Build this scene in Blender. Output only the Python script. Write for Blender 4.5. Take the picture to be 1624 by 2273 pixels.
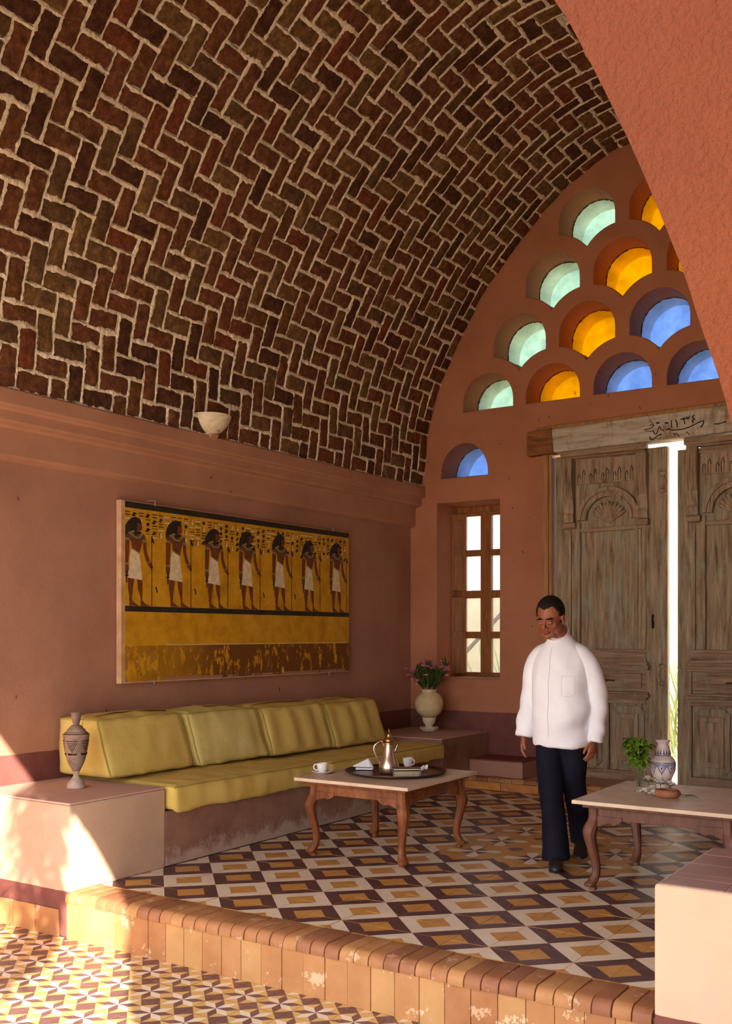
import bpy, bmesh, math, random
from math import pi, sin, cos, tan, atan2, sqrt, radians, hypot
from mathutils import Vector, Matrix, noise, geometry
for o in list(bpy.data.objects): bpy.data.objects.remove(o)
scn = bpy.context.scene
col = scn.collection
random.seed(7)

# ---------------------------------------------------------------- camera (level, rising front: shift_y)
FPX, W0, H0, CYP = 2289.0, 1624, 2273, 1409.0
EYE, YAW = 1.45, radians(33.3)
cam = bpy.data.cameras.new('camera'); camo = bpy.data.objects.new('camera', cam); col.objects.link(camo)
camo.location = (0, 0, EYE); camo.rotation_euler = (pi / 2, 0, YAW)
cam.sensor_fit = 'VERTICAL'; cam.sensor_height = 36; cam.sensor_width = 36
cam.lens = 36 * FPX / H0
cam.shift_y = (CYP - H0 / 2) / H0
cam.clip_start = .05; cam.clip_end = 200
scn.camera = camo

# ---------------------------------------------------------------- sky, sun, exposure
wd = bpy.data.worlds.new('sky'); scn.world = wd; wd.use_nodes = True
bg = wd.node_tree.nodes['Background']
bg.inputs[0].default_value = (.94, .96, 1.0, 1); bg.inputs[1].default_value = 2.6
SX, SZ = 1.1, .5                                   # the sun's rays run along (-SX, 1, -SZ)
sl = bpy.data.lights.new('sun', 'SUN'); sl.energy = 11.0; sl.angle = radians(.3); sl.color = (1, .92, .80)
so = bpy.data.objects.new('sun', sl); col.objects.link(so)
so.rotation_euler = Vector((-SX, 1, -SZ)).to_track_quat('-Z', 'Y').to_euler()
vs = scn.view_settings
vs.view_transform = 'Standard'; vs.look = 'None'; vs.gamma = 1; vs.use_curve_mapping = False
vs.exposure = 1.12

# ---------------------------------------------------------------- helpers
def lin(c):
    return tuple(((v / 255) / 12.92 if v / 255 <= .04045 else ((v / 255 + .055) / 1.055) ** 2.4) for v in c) + (1,)

class NT:
    """thin wrapper over a material's node tree"""
    def __init__(s, name):
        s.m = bpy.data.materials.new(name); s.m.use_nodes = True
        s.t = s.m.node_tree; s.b = s.t.nodes['Principled BSDF']; s.out = s.t.nodes['Material Output']
    def n(s, k, **kw):
        x = s.t.nodes.new(k)
        for a, v in kw.items(): setattr(x, a, v)
        return x
    def l(s, a, b): s.t.links.new(a, b)
    def pos(s, stretch=(1, 1, 1)):
        g = s.n('ShaderNodeNewGeometry'); mp = s.n('ShaderNodeMapping'); mp.inputs[3].default_value = stretch
        s.l(g.outputs['Position'], mp.inputs[0]); return mp.outputs[0]
    def obj(s, stretch=(1, 1, 1)):
        g = s.n('ShaderNodeTexCoord'); mp = s.n('ShaderNodeMapping'); mp.inputs[3].default_value = stretch
        s.l(g.outputs['Object'], mp.inputs[0]); return mp.outputs[0]
    def noise(s, vec, scale, detail=5, rough=.55, dist=0):
        x = s.n('ShaderNodeTexNoise'); x.inputs['Scale'].default_value = scale; x.inputs['Detail'].default_value = detail
        x.inputs['Roughness'].default_value = rough; x.inputs['Distortion'].default_value = dist
        s.l(vec, x.inputs['Vector']); return x.outputs[0]
    def ramp(s, fac, stops):
        r = s.n('ShaderNodeValToRGB'); e = r.color_ramp.elements
        while len(e) < len(stops): e.new(.5)
        for el, (p, c) in zip(e, stops): el.position = p; el.color = lin(c) if len(c) == 3 else c
        s.l(fac, r.inputs[0]); return r.outputs[0]
    def mix(s, fac, a, b, mode='MIX'):
        x = s.n('ShaderNodeMix', data_type='RGBA', blend_type=mode)
        if isinstance(fac, (int, float)): x.inputs[0].default_value = fac
        else: s.l(fac, x.inputs[0])
        for v, i in ((a, 6), (b, 7)):
            if isinstance(v, tuple): x.inputs[i].default_value = lin(v) if len(v) == 3 else v
            else: s.l(v, x.inputs[i])
        return x.outputs[2]
    def math(s, op, a, b=None, c=None):
        x = s.n('ShaderNodeMath', operation=op)
        for i, v in enumerate((a, b, c)):
            if v is None: continue
            if isinstance(v, (int, float)): x.inputs[i].default_value = v
            else: s.l(v, x.inputs[i])
        return x.outputs[0]
    def bump(s, h, strength=.3, dist=.01):
        b = s.n('ShaderNodeBump'); b.inputs['Strength'].default_value = strength; b.inputs['Distance'].default_value = dist
        s.l(h, b.inputs['Height']); s.l(b.outputs[0], s.b.inputs['Normal'])
    def sep(s, vec):
        x = s.n('ShaderNodeSeparateXYZ'); s.l(vec, x.inputs[0]); return x.outputs
    def fin(s, colr=None, rough=.7, spec=.3, metal=0):
        if colr is not None:
            if isinstance(colr, tuple): s.b.inputs['Base Color'].default_value = lin(colr)
            else: s.l(colr, s.b.inputs['Base Color'])
        if isinstance(rough, (int, float)): s.b.inputs['Roughness'].default_value = rough
        else: s.l(rough, s.b.inputs['Roughness'])
        s.b.inputs['Specular IOR Level'].default_value = spec; s.b.inputs['Metallic'].default_value = metal
        return s.m

def M(name, c1, c2=None, scale=6, rough=.75, spec=.3, metal=0, bump=0, bscale=60, bdist=.004, stretch=(1, 1, 1), obj=False, detail=5, lo=.35, hi=.65):
    t = NT(name); v = t.obj(stretch) if obj else t.pos(stretch)
    c = c1
    if c2 is not None: c = t.ramp(t.noise(v, scale, detail), [(lo, c1), (hi, c2)])
    if bump: t.bump(t.noise(v, bscale, 4), bump, bdist)
    return t.fin(c, rough, spec, metal)

class MB:
    """collects polygons; build() links them as ONE mesh object"""
    def __init__(s): s.v = []; s.f = []; s.mi = []
    def add(s, verts, faces, mi=0, mat=None):
        b = len(s.v)
        s.v += [tuple((mat @ Vector(p)) if mat is not None else p) for p in verts]
        s.f += [tuple(i + b for i in f) for f in faces]; s.mi += [mi] * len(faces); return s
    def box(s, x0, x1, y0, y1, z0, z1, mi=0, mat=None):
        v = [(x0, y0, z0), (x1, y0, z0), (x1, y1, z0), (x0, y1, z0), (x0, y0, z1), (x1, y0, z1), (x1, y1, z1), (x0, y1, z1)]
        return s.add(v, [(3, 2, 1, 0), (4, 5, 6, 7), (0, 1, 5, 4), (1, 2, 6, 5), (2, 3, 7, 6), (3, 0, 4, 7)], mi, mat)
    def prism(s, poly, d0, d1, axis='y', mi=0, mat=None):
        """extrude a 2-D polygon; axis y: (x,z), x: (y,z), z: (x,y)"""
        def P(a, b, d): return (a, d, b) if axis == 'y' else ((d, a, b) if axis == 'x' else (a, b, d))
        n = len(poly); ar = sum(poly[i][0] * poly[(i + 1) % n][1] - poly[(i + 1) % n][0] * poly[i][1] for i in range(n))
        if ar < 0: poly = poly[::-1]
        v = [P(a, b, d0) for a, b in poly] + [P(a, b, d1) for a, b in poly]
        lo = tuple(range(n)); hi = tuple(range(n, 2 * n))
        sides = [(i, (i + 1) % n, n + (i + 1) % n, n + i) for i in range(n)]
        if axis in 'zx': fs = [lo[::-1], hi] + sides
        else: fs = [lo, hi[::-1]] + [f[::-1] for f in sides]
        return s.add(v, fs, mi, mat)
    def lathe(s, prof, n=32, mi=0, mat=None, squash=1.0, a0=0, a1=2 * pi):
        full = abs(a1 - a0 - 2 * pi) < 1e-6; v = []; f = []
        k = n if full else n + 1
        for r, z in prof:
            for i in range(k):
                a = a0 + (a1 - a0) * i / n; v.append((r * cos(a), r * sin(a) * squash, z))
        for j in range(len(prof) - 1):
            for i in range(n if full else n):
                i2 = (i + 1) % k if full else i + 1
                f.append((j * k + i, j * k + i2, (j + 1) * k + i2, (j + 1) * k + i))
        if full:
            if prof[0][0] > 1e-5: f.append(tuple(range(k))[::-1])
            if prof[-1][0] > 1e-5: f.append(tuple(range((len(prof) - 1) * k, len(prof) * k)))
        return s.add(v, f, mi, mat)
    def tube(s, path, rad, n=8, mi=0, mat=None, caps=True, flat=1.0):
        path = [Vector(p) for p in path]; m = len(path); v = []; f = []
        up = Vector((0, 0, 1)); last = None
        for i, p in enumerate(path):
            d = (path[min(i + 1, m - 1)] - path[max(i - 1, 0)]).normalized()
            if last is None:
                a = up if abs(d.z) < .9 else Vector((1, 0, 0)); x = d.cross(a).normalized()
            else: x = (last - d * last.dot(d)).normalized()
            last = x; y = d.cross(x)
            r = rad[i] if isinstance(rad, (list, tuple)) else rad
            for k in range(n):
                a = 2 * pi * k / n; v.append(tuple(p + x * (r * cos(a)) + y * (r * flat * sin(a))))
        for i in range(m - 1):
            for k in range(n):
                f.append((i * n + k, i * n + (k + 1) % n, (i + 1) * n + (k + 1) % n, (i + 1) * n + k))
        if caps: f.append(tuple(range(n))[::-1]); f.append(tuple(range((m - 1) * n, m * n)))
        return s.add(v, f, mi, mat)
    def loft(s, rings, mi=0, mat=None, caps=True):
        n = len(rings[0]); v = [p for r in rings for p in r]; f = []
        for i in range(len(rings) - 1):
            for k in range(n):
                f.append((i * n + k, i * n + (k + 1) % n, (i + 1) * n + (k + 1) % n, (i + 1) * n + k))
        if caps: f.append(tuple(range(n))[::-1]); f.append(tuple(range((len(rings) - 1) * n, len(rings) * n)))
        return s.add(v, f, mi, mat)
    def mesh(s, name, mats, bevel=0, smooth=False, seg=2, angle=40):
        me = bpy.data.meshes.new(name); me.from_pydata(s.v, [], s.f)
        for m in (mats if isinstance(mats, (list, tuple)) else [mats]): me.materials.append(m)
        for p, i in zip(me.polygons, s.mi): p.material_index = i
        bm = bmesh.new(); bm.from_mesh(me)
        bmesh.ops.remove_doubles(bm, verts=bm.verts, dist=1e-5)
        bmesh.ops.recalc_face_normals(bm, faces=bm.faces)
        if bevel:
            es = [e for e in bm.edges if len(e.link_faces) == 2 and e.calc_face_angle(0) > radians(25)]
            bmesh.ops.bevel(bm, geom=es, offset=bevel, segments=seg, affect='EDGES', profile=.6, clamp_overlap=True)
        bm.to_mesh(me); bm.free()
        if smooth:
            me.shade_smooth(); me.set_sharp_from_angle(angle=radians(angle))
        return me
    def build(s, name, mats, parent=None, loc=(0, 0, 0), rot=None, **kw):
        return link(name, s.mesh(name, mats, **kw), parent, loc, rot)

def link(name, me, parent=None, loc=(0, 0, 0), rot=None):
    o = bpy.data.objects.new(name, me); col.objects.link(o)
    o.parent = parent; o.location = loc
    if rot is not None: o.rotation_euler = rot
    return o
def thing(name, label, cat, loc=(0, 0, 0), rz=0, group=None):
    o = bpy.data.objects.new(name, None); col.objects.link(o); o.empty_display_size = .1
    o.location = loc; o.rotation_euler = (0, 0, rz); return tag(o, label, cat, group)
def tag(o, label, cat, group=None):
    o['label'] = label; o['category'] = cat
    if group: o['group'] = group
    return o
def struct(o, label=None):
    o['kind'] = 'structure'
    if label: o['label'] = label
    return o
def stuff(o): o['kind'] = 'stuff'; return o
def copytree(o, parent=None, **kw):
    c = o.copy(); col.objects.link(c); c.parent = parent
    for ch in list(o.children): copytree(ch, c)
    return c
def applied(o):
    """bake an object's modifiers into its mesh"""
    dg = bpy.context.evaluated_depsgraph_get(); me = bpy.data.meshes.new_from_object(o.evaluated_get(dg))
    o.modifiers.clear(); o.data = me; return o
def boolean(o, cut, op='DIFFERENCE'):
    m = o.modifiers.new('b', 'BOOLEAN'); m.object = cut; m.operation = op; m.solver = 'EXACT'
    applied(o); bpy.data.objects.remove(cut); return o
def spline(pts, n):
    """Catmull-Rom through pts, n points per span"""
    out = []; P = [Vector(p) for p in pts]
    for i in range(len(P) - 1):
        p0 = P[max(i - 1, 0)]; p1 = P[i]; p2 = P[i + 1]; p3 = P[min(i + 2, len(P) - 1)]
        for k in range(n):
            t = k / n
            out.append(.5 * ((2 * p1) + (p2 - p0) * t + (2 * p0 - 5 * p1 + 4 * p2 - p3) * t * t + (3 * p1 - p0 - 3 * p2 + p3) * t ** 3))
    out.append(P[-1]); return out
def pixel(px, py, z=None, y=None, x=None):
    """a photo pixel's ray cut with a known plane of the place"""
    t = (px - W0 / 2) / FPX; c, s = cos(YAW), sin(YAW)
    r = Vector((c * t - s, s * t + c, (CYP - py) / FPX)); o = Vector((0, 0, EYE))
    k = (z - EYE) / r.z if z is not None else (y / r.y if y is not None else x / r.x)
    return o + r * k
def N(x, y=0, z=0): return noise.noise(Vector((x, y, z)))

# ---------------------------------------------------------------- room dimensions
XL, XR, YB, XC = -5.47, -.29, 9.17, -2.88      # left wall, right wall, back wall, axis of vault
YF0, YF1 = 1.0, 1.4                             # front arch wall
STEP, LZ = 3.93, -.26                           # platform edge, lower floor level
SPR = 2.965                                     # springing of the vault

# ---------------------------------------------------------------- materials of the shell
def stucco(name, c1, c2, dado=None, bump=.25, bscale=45, scale=1.6, bands=()):
    t = NT(name); p = t.pos()
    c = t.ramp(t.noise(p, scale, 8, .6), [(.3, c1), (.7, c2)])
    c = t.mix(t.math('MULTIPLY', t.noise(p, 9, 6, .7), .35), c, tuple(min(255, int(v * 1.12) + 8) for v in c2))
    z = t.sep(p)[2]
    wob = t.math('MULTIPLY', t.math('SUBTRACT', t.noise(p, 5, 3), .5), .015)
    zz = t.math('ADD', z, wob)
    for (z0, z1, a, b) in bands:
        inside = t.math('MULTIPLY', t.math('GREATER_THAN', zz, z0), t.math('LESS_THAN', zz, z1))
        bc = t.ramp(t.noise(p, 4, 6, .65), [(.3, a), (.7, b)])
        c = t.mix(inside, c, bc)
    h = t.math('ADD', t.noise(p, bscale, 5, .6), t.math('MULTIPLY', t.noise(p, 5, 3), 1.5))
    t.bump(h, bump, .006 if bump < .8 else .010)
    return t.fin(c, .85, .2)
MAROON = ((108, 62, 56), (130, 80, 72))
m_wall = stucco('terracotta stucco', (148, 103, 82), (176, 127, 102), bands=[(-1, .688) + MAROON])
m_wallback = stucco('terracotta stucco back', (158, 100, 72), (184, 122, 90), bands=[(-1, .688) + MAROON])
m_cornice = stucco('terracotta cornice', (158, 110, 86), (184, 134, 106))
m_front = stucco('rough terracotta render', (90, 40, 18), (116, 57, 29), bump=1.0, bscale=130)
m_block = stucco('cream pink plaster', (170, 138, 114), (194, 164, 138), bands=[(-1, .003) + MAROON], bump=.12)
m_top = stucco('mauve polished plaster', (178, 140, 124), (196, 160, 142), bump=.08)
m_mauve = M('mauve cement tile', (150, 112, 104), (168, 128, 118), 5, .45, .4)
def salt_stucco():
    t = NT('salt stained plaster'); p = t.pos()
    c = t.ramp(t.noise(p, 3.5, 8, .65), [(.3, (128, 92, 76)), (.7, (166, 126, 106))])
    z = t.sep(p)[2]
    st = t.math('SUBTRACT', t.math('ADD', t.math('MULTIPLY', t.noise(p, 6, 6, .75), .5), -.12), z)
    c = t.mix(t.math('MULTIPLY', t.math('MINIMUM', t.math('MAXIMUM', t.math('MULTIPLY', st, 12), 0), 1), .6), c, (206, 184, 168))
    t.bump(t.noise(p, 40, 5), .2, .005); return t.fin(c, .85, .2)
m_salt = salt_stucco()
m_mortar = M('lime mortar', (230, 212, 184), (244, 230, 206), 7, .95, .1, bump=.9, bscale=38, bdist=.02)
m_grout = M('floor grout', (120, 96, 82), (150, 124, 106), 20, .9)
m_sand = M('pale sand ground', (206, 190, 164), (222, 206, 182), 3, .95, .1, bump=.3)
def tilemat(name, a, b, rough=.42):
    t = NT(name); p = t.pos()
    c = t.ramp(t.noise(p, 7, 7, .62), [(.3, a), (.72, b)])
    w = t.math('MULTIPLY', t.math('GREATER_THAN', t.noise(p, 55, 3), .69), .35)
    c = t.mix(w, c, (214, 184, 150))
    r = t.math('ADD', t.math('MULTIPLY', t.noise(p, 5, 4), .35), rough - .15)
    t.bump(t.noise(p, 25, 3), .05, .002)
    return t.fin(c, r, .35)
m_tdark = tilemat('maroon cement tile', (82, 52, 51), (104, 68, 66))
m_tcream = tilemat('cream cement tile', (222, 202, 174), (238, 222, 198))
m_tochre = tilemat('ochre cement tile', (186, 130, 62), (208, 154, 84))
m_ldark = tilemat('dusty maroon cement tile', (104, 70, 66), (126, 90, 84))
m_lochre = tilemat('yellow cement tile', (206, 164, 96), (220, 182, 116))
def brickmats(n, cols, bump=.8):
    out = []
    for i in range(n):
        a, b, d = cols[i % len(cols)]
        t = NT('burnt brick %s' % 'abcdefgh'[i]); p = t.pos()
        c = t.ramp(t.noise(p, 17, 10, .8), [(.3, a), (.5, b), (.72, d)])
        t.bump(t.noise(p, 38, 9, .75), bump, .02)
        out.append(t.fin(c, .9, .15))
    return out
m_bricks = brickmats(6, [((58, 34, 24), (116, 72, 47), (168, 124, 80)), ((64, 38, 27), (122, 74, 50), (164, 116, 74)),
                         ((64, 46, 30), (126, 92, 58), (178, 140, 88)), ((46, 30, 24), (92, 58, 42), (134, 90, 62)),
                         ((70, 38, 27), (126, 68, 45), (162, 104, 68)), ((56, 40, 29), (108, 78, 52), (156, 120, 78))])

# ---------------------------------------------------------------- the vault
PROF = [(-5.335, 2.965), (-5.30, 3.25), (-5.272, 3.521), (-5.13, 3.964), (-4.897, 4.408), (-4.596, 4.873), (-4.257, 5.247), (-3.837, 5.62), (-3.437, 5.848), (-3.172, 5.935), (-2.88, 5.985)]
half = spline([(x, 0, z) for x, z in PROF], 12)
prof = [(p.x, p.z) for p in half] + [(2 * XC - p.x, p.z) for p in half[-2::-1]]
arc = [0]
for (a, b), (c, d) in zip(prof, prof[1:]): arc.append(arc[-1] + hypot(c - a, d - b))
ARC = arc[-1]
def vault(sv, y, h=0):
    """point on the vault at arc length sv; h metres into the room. returns point, tangent, inward normal"""
    sv = min(max(sv, 0), ARC)
    lo = 0
    while lo < len(arc) - 2 and arc[lo + 1] < sv: lo += 1
    k = (sv - arc[lo]) / (arc[lo + 1] - arc[lo])
    x = prof[lo][0] * (1 - k) + prof[lo + 1][0] * k; z = prof[lo][1] * (1 - k) + prof[lo + 1][1] * k
    def tg(i):
        i = min(max(i, 0), len(prof) - 2); return Vector((prof[i + 1][0] - prof[i][0], 0, prof[i + 1][1] - prof[i][1])).normalized()
    t = (tg(lo - 1) * (1 - k) + tg(lo) + tg(lo + 1) * k).normalized()
    n = Vector((t.z, 0, -t.x))
    return Vector((x, y, z)) + n * h, t, n
mb = MB(); ny = 76; ns = 120
vv = []; ff = []
for j in range(ny + 1):
    y = YF1 + (YB - YF1) * j / ny
    for i in range(ns + 1):
        sv = ARC * i / ns
        p, t, n = vault(sv, y, .004 * N(sv * 4, y * 4) + .003 * N(sv * 13, y * 13))
        vv.append(tuple(p))
for j in range(ny):
    for i in range(ns):
        a = j * (ns + 1) + i; ff.append((a, a + 1, a + ns + 2, a + ns + 1))
# outer skin of the shell (thickness .3)
b0 = len(vv)
for j in (0, 1):
    y = YF1 if j == 0 else YB
    for i in range(ns + 1):
        p, t, n = vault(ARC * i / ns, y, -.3); vv.append(tuple(p))
for i in range(ns): ff.append((b0 + i, b0 + ns + 1 + i, b0 + ns + 2 + i, b0 + i + 1))
mb.add(vv, ff)
ceil = struct(mb.build('ceiling', m_mortar, smooth=True), 'herringbone brick barrel vault with pale ragged mortar')

def brick_mesh(L, Wd, D, seed):
    r = random.Random(seed); m = MB(); n = 0
    pts = []
    nx, nyy = 5, 3
    for i in range(nx): pts.append((-L / 2 + L * i / nx, -Wd / 2))
    for i in range(nyy): pts.append((L / 2, -Wd / 2 + Wd * i / nyy))
    for i in range(nx): pts.append((L / 2 - L * i / nx, Wd / 2))
    for i in range(nyy): pts.append((-L / 2, Wd / 2 - Wd * i / nyy))
    out = []
    for k, (a, b) in enumerate(pts):
        corner = abs(abs(a) - L / 2) < 1e-6 and abs(abs(b) - Wd / 2) < 1e-6
        q = .965 if corner else 1
        out.append((a * q + r.uniform(-.007, .004) * (1 if a > 0 else -1), b * q + r.uniform(-.008, .003) * (1 if b > 0 else -1)))
    n = len(out)
    base = [(a * 1.0, b * 1.0, -.01) for a, b in out]
    top = [(a * .985, b * .97, D * r.uniform(.7, .9)) for a, b in out]
    inn = [(a * .90, b * .84, D * r.uniform(.9, 1.15)) for a, b in out]
    m.loft([base, top, inn], caps=False)
    m.add(inn, [tuple(range(n))])
    return m
HW = .132
variants = [[brick_mesh(HW * 2 - .012, HW - .012, .016, 100 + v) for v in range(7)]]
bmeshes = {}
def bmesh_for(v, k):
    if (v, k) not in bmeshes: bmeshes[(v, k)] = variants[0][v].mesh('brick', m_bricks[k], smooth=True, angle=50)
    return bmeshes[(v, k)]
camv = Vector((0, 0, EYE))
bl = []; joints = []
ni = int((YB - YF1) / HW) + 3; nj = int(ARC / HW) + 3
rb = random.Random(3)
for i in range(-2, ni):
    for j in range(-2, nj):
        k = (i + j) % 4
        if k == 0: cy, cs, ang = i + 1, j + .5, 0          # lying along the vault
        elif k == 2: cy, cs, ang = i + .5, j + 1, 1          # standing up the curve
        else: continue
        if k == 2:
            pass
        y = YB - cy * HW - .01; sv = cs * HW + .005
        ey = HW if ang == 0 else HW / 2; es = HW / 2 if ang == 0 else HW
        y0, y1 = max(y - ey, YF1), min(y + ey, YB); s0, s1 = max(sv - es, .0), min(sv + es, ARC)
        if y1 - y0 < .04 or s1 - s0 < .04: continue
        cuty = (y1 - y0) / (2 * ey); cuts = (s1 - s0) / (2 * es)
        y = (y0 + y1) / 2; sv = (s0 + s1) / 2
        p, t, n = vault(sv, y, rb.uniform(-.004, .005))
        yv = Vector((0, 1, 0))
        a = yv if ang == 0 else t
        rot = rb.gauss(0, .025)
        a = (a * cos(rot) + n.cross(a) * sin(rot)).normalized()
        b = n.cross(a).normalized()
        n2 = (n + a * rb.gauss(0, .02) + b * rb.gauss(0, .03)).normalized(); b = n2.cross(a).normalized(); a = b.cross(n2)
        sl_, sw = (cuty, cuts) if ang == 0 else (cuts, cuty)
        sl_ *= rb.uniform(.93, 1.02); sw *= rb.uniform(.92, 1.04)
        mt = Matrix(((a.x * sl_, b.x * sw, n2.x, p.x), (a.y * sl_, b.y * sw, n2.y, p.y), (a.z * sl_, b.z * sw, n2.z, p.z), (0, 0, 0, 1)))
        # apparent size, for choosing the ones that show largest
        d = p - camv; u = cos(YAW) * d.x + sin(YAW) * d.y; dep = -sin(YAW) * d.x + cos(YAW) * d.y
        vis = dep > 1 and abs(u / dep) < .37 and d.z / dep < .63 and d.dot(n) < 0
        size = -d.normalized().dot(n) / d.length_squared if vis else 0
        kk = rb.choices(range(6), [24, 22, 14, 18, 10, 12])[0]
        bl.append((size, mt, rb.randrange(7), kk))
        joints.append((y0, y1, s0, s1))
bl.sort(key=lambda q: -q[0])
for q in bl[:300]:
    o = link('brick', bmesh_for(q[2], q[3]), ceil); o.matrix_local = q[1]
mb = MB()
for q in bl[300:]:
    vr = variants[0][q[2]]; mb.add(vr.v, vr.f, q[3], q[1])
stuff(mb.build('brick_field', m_bricks, ceil, smooth=True, angle=50))

# ragged, proud mortar smeared along every joint
jm = MB(); rj = random.Random(17)
def ribbon(P0, P1, wmin, wmax):
    """P0, P1 in (s, y); irregular domed strip on the vault"""
    d = Vector((P1[0] - P0[0], P1[1] - P0[1])); L_ = d.length; d /= L_; e = Vector((-d.y, d.x))
    n = max(4, int(L_ / .013)); a, b = rj.uniform(wmin, wmax), rj.uniform(wmin, wmax); v = []
    fat = rj.random() < .34
    for i in range(n + 1):
        k = i / n; a += rj.gauss(0, .0072); b += rj.gauss(0, .0072)
        hi = wmax * (2.1 if fat and .2 < k < .8 else 1.15); a = min(max(a, wmin * .5), hi); b = min(max(b, wmin * .5), hi)
        c = Vector(P0) + d * (L_ * (k * 1.04 - .02)); hc = .017 + rj.uniform(-.002, .005)
        for off, h in ((-a, .006), (-a * .55, hc), (b * .55, hc), (b, .006)):
            q = c + e * off; v.append(tuple(vault(q.x, min(max(q.y, YF1), YB - .002), h)[0]))
    f = []
    for i in range(n):
        for k in range(3): f.append((i * 4 + k, i * 4 + k + 1, i * 4 + 5 + k, i * 4 + 4 + k))
    jm.add(v, f)
for y0, y1, s0, s1 in joints:
    if y1 < 3.0: continue
    ribbon((s0, y0), (s0, y1), .008, .020)        # bed joints along the vault are thick
    ribbon((s0, y0), (s1, y0), .0025, .0115)       # joints up the curve are thinner
stuff(jm.build('mortar_joints', m_mortar, ceil, smooth=True, angle=60))
# ---------------------------------------------------------------- walls
mb = MB(); mb.box(XL - .4, XL, YF0, YB + .6, LZ - .1, SPR)
wl = struct(mb.build('wall_left', m_wall), 'terracotta stucco side wall with a maroon dado')
mb = MB(); mb.box(XR, XR + .4, YF1, YB + .6, LZ - .1, SPR)
wr = mb.build('wall_right', m_wall); cut = MB()
def rarch(y0, y1, z0, z1):
    c_, r_ = (y0 + y1) / 2, (y1 - y0) / 2; cut.prism([(y0, z0), (y1, z0)] + [(c_ + r_ * cos(pi * k / 14), z1 + r_ * sin(pi * k / 14)) for k in range(15)], XR - .3, XR + .7, 'x')
rarch(1.6, 3.8, LZ - .3, 1.6)  # opening added in the unseen wall to bring in fill light
boolean(wr, cut.build('cutter', m_wall))
struct(wr, 'terracotta stucco side wall with an added arch that lets in skylight')
# back wall with the window, the door and the scale-shaped lights cut out
WX0, WX1, WZ0, WZ1 = -5.162, -4.459, 1.01, 2.785
DX0, DX1, DZ0, DZ1 = -3.94, -1.62, .0, 3.33
LIGHTS = []      # (outline, colour)
R0, RB = .272, .43
def scale_outline(cx, cz, bottom):
    pts = []
    if bottom:          # round head on a flat sill
        zb = cz - .08
        for k in range(17):
            a = pi * k / 16; pts.append((cx + R0 * cos(a), cz + R0 * sin(a)))
        pts += [(cx - R0, zb), (cx + R0, zb)]
    else:               # fish scale: round head, two concave arcs below
        lz = cz - .532
        zt = lz + sqrt(RB ** 2 - (.342 - R0) ** 2)
        for k in range(17):
            a = pi * k / 16; pts.append((cx + R0 * cos(a), cz + R0 * sin(a)))
        for sgn in (-1, 1):
            for k in range(9):
                x = -R0 * (1 - k / 8) if sgn < 0 else R0 * k / 8
                q = .342 - abs(x); pts.append((cx + x, lz + sqrt(RB ** 2 - q * q)))
        pts = [p for i, p in enumerate(pts) if i == 0 or hypot(p[0] - pts[i - 1][0], p[1] - pts[i - 1][1]) > .004]
    return pts
ROWC = ['gybbyg', 'gybyg', 'gyyg', 'gyg', 'gg']
for r, cs in enumerate(ROWC):
    for k, c in enumerate(cs):
        cx = XC + (k - (len(cs) - 1) / 2) * .684; cz = 3.762 + .529 * r
        if r == 4: continue
        LIGHTS.append((scale_outline(cx, cz, r == 0), c))
for sgn in (1, -1):
    cx = XC - sgn * 1.972
    LIGHTS.append(([(cx + .262 * cos(pi * k / 16), 3.07 + .30 * sin(pi * k / 16)) for k in range(17)] + [(cx - .262, 3.035), (cx + .262, 3.035)], 'b'))
mb = MB(); mb.box(XL - .4, XR + .4, YB, YB + .6, LZ - .1, 6.35)
wb = mb.build('wall_back', m_wallback)
cut = MB()
for o_, c in LIGHTS: cut.prism(o_, YB - .2, YB + .9, 'y')
cut.box(WX0, WX1, YB - .2, YB + .9, WZ0, WZ1); cut.box(DX0, DX1, YB - .2, YB + .9, DZ0, DZ1)
boolean(wb, cut.build('cutter', m_wallback))
struct(wb, 'terracotta gable wall pierced by fish scale lights')
bm = bmesh.new(); bm.from_mesh(wb.data)
es = [e for e in bm.edges if len(e.link_faces) == 2 and e.calc_face_angle(0) > radians(30) and all(abs(v.co.y - YB) < 1e-4 for v in e.verts)]
bmesh.ops.bevel(bm, geom=es, offset=.012, segments=2, affect='EDGES', profile=.5)
bm.to_mesh(wb.data); bm.free()

def glassmat(name, c, frost=.55):
    t = NT(name); p = t.pos()
    cc = t.ramp(t.noise(p, 9, 4), [(.3, tuple(int(v * (.88 if frost > .2 else .99)) for v in c)), (.7, c)])
    tr = t.n('ShaderNodeBsdfTransparent'); tl = t.n('ShaderNodeBsdfTranslucent'); gl = t.n('ShaderNodeBsdfGlossy')
    t.l(cc, tr.inputs[0]); t.l(cc, tl.inputs[0]); gl.inputs['Roughness'].default_value = .15
    m1 = t.n('ShaderNodeMixShader'); m1.inputs[0].default_value = frost; t.l(tr.outputs[0], m1.inputs[1]); t.l(tl.outputs[0], m1.inputs[2])
    m2 = t.n('ShaderNodeMixShader'); m2.inputs[0].default_value = .04; t.l(m1.outputs[0], m2.inputs[1]); t.l(gl.outputs[0], m2.inputs[2])
    b = t.n('ShaderNodeBump'); b.inputs['Strength'].default_value = .3; b.inputs['Distance'].default_value = .004
    t.l(t.noise(p, 60, 2), b.inputs['Height']); t.l(b.outputs[0], tl.inputs['Normal']); t.l(b.outputs[0], gl.inputs['Normal'])
    t.l(m2.outputs[0], t.out.inputs[0]); return t.m
GL = {'g': glassmat('pale green glass', (188, 214, 200)), 'y': glassmat('amber glass', (216, 178, 9)), 'b': glassmat('blue glass', (148, 178, 222))}
GN = {'g': 'pale green', 'y': 'amber yellow', 'b': 'sky blue'}
m_putty = M('dark putty', (70, 46, 36), (110, 80, 62), 30, .9)
wn = 2
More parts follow.
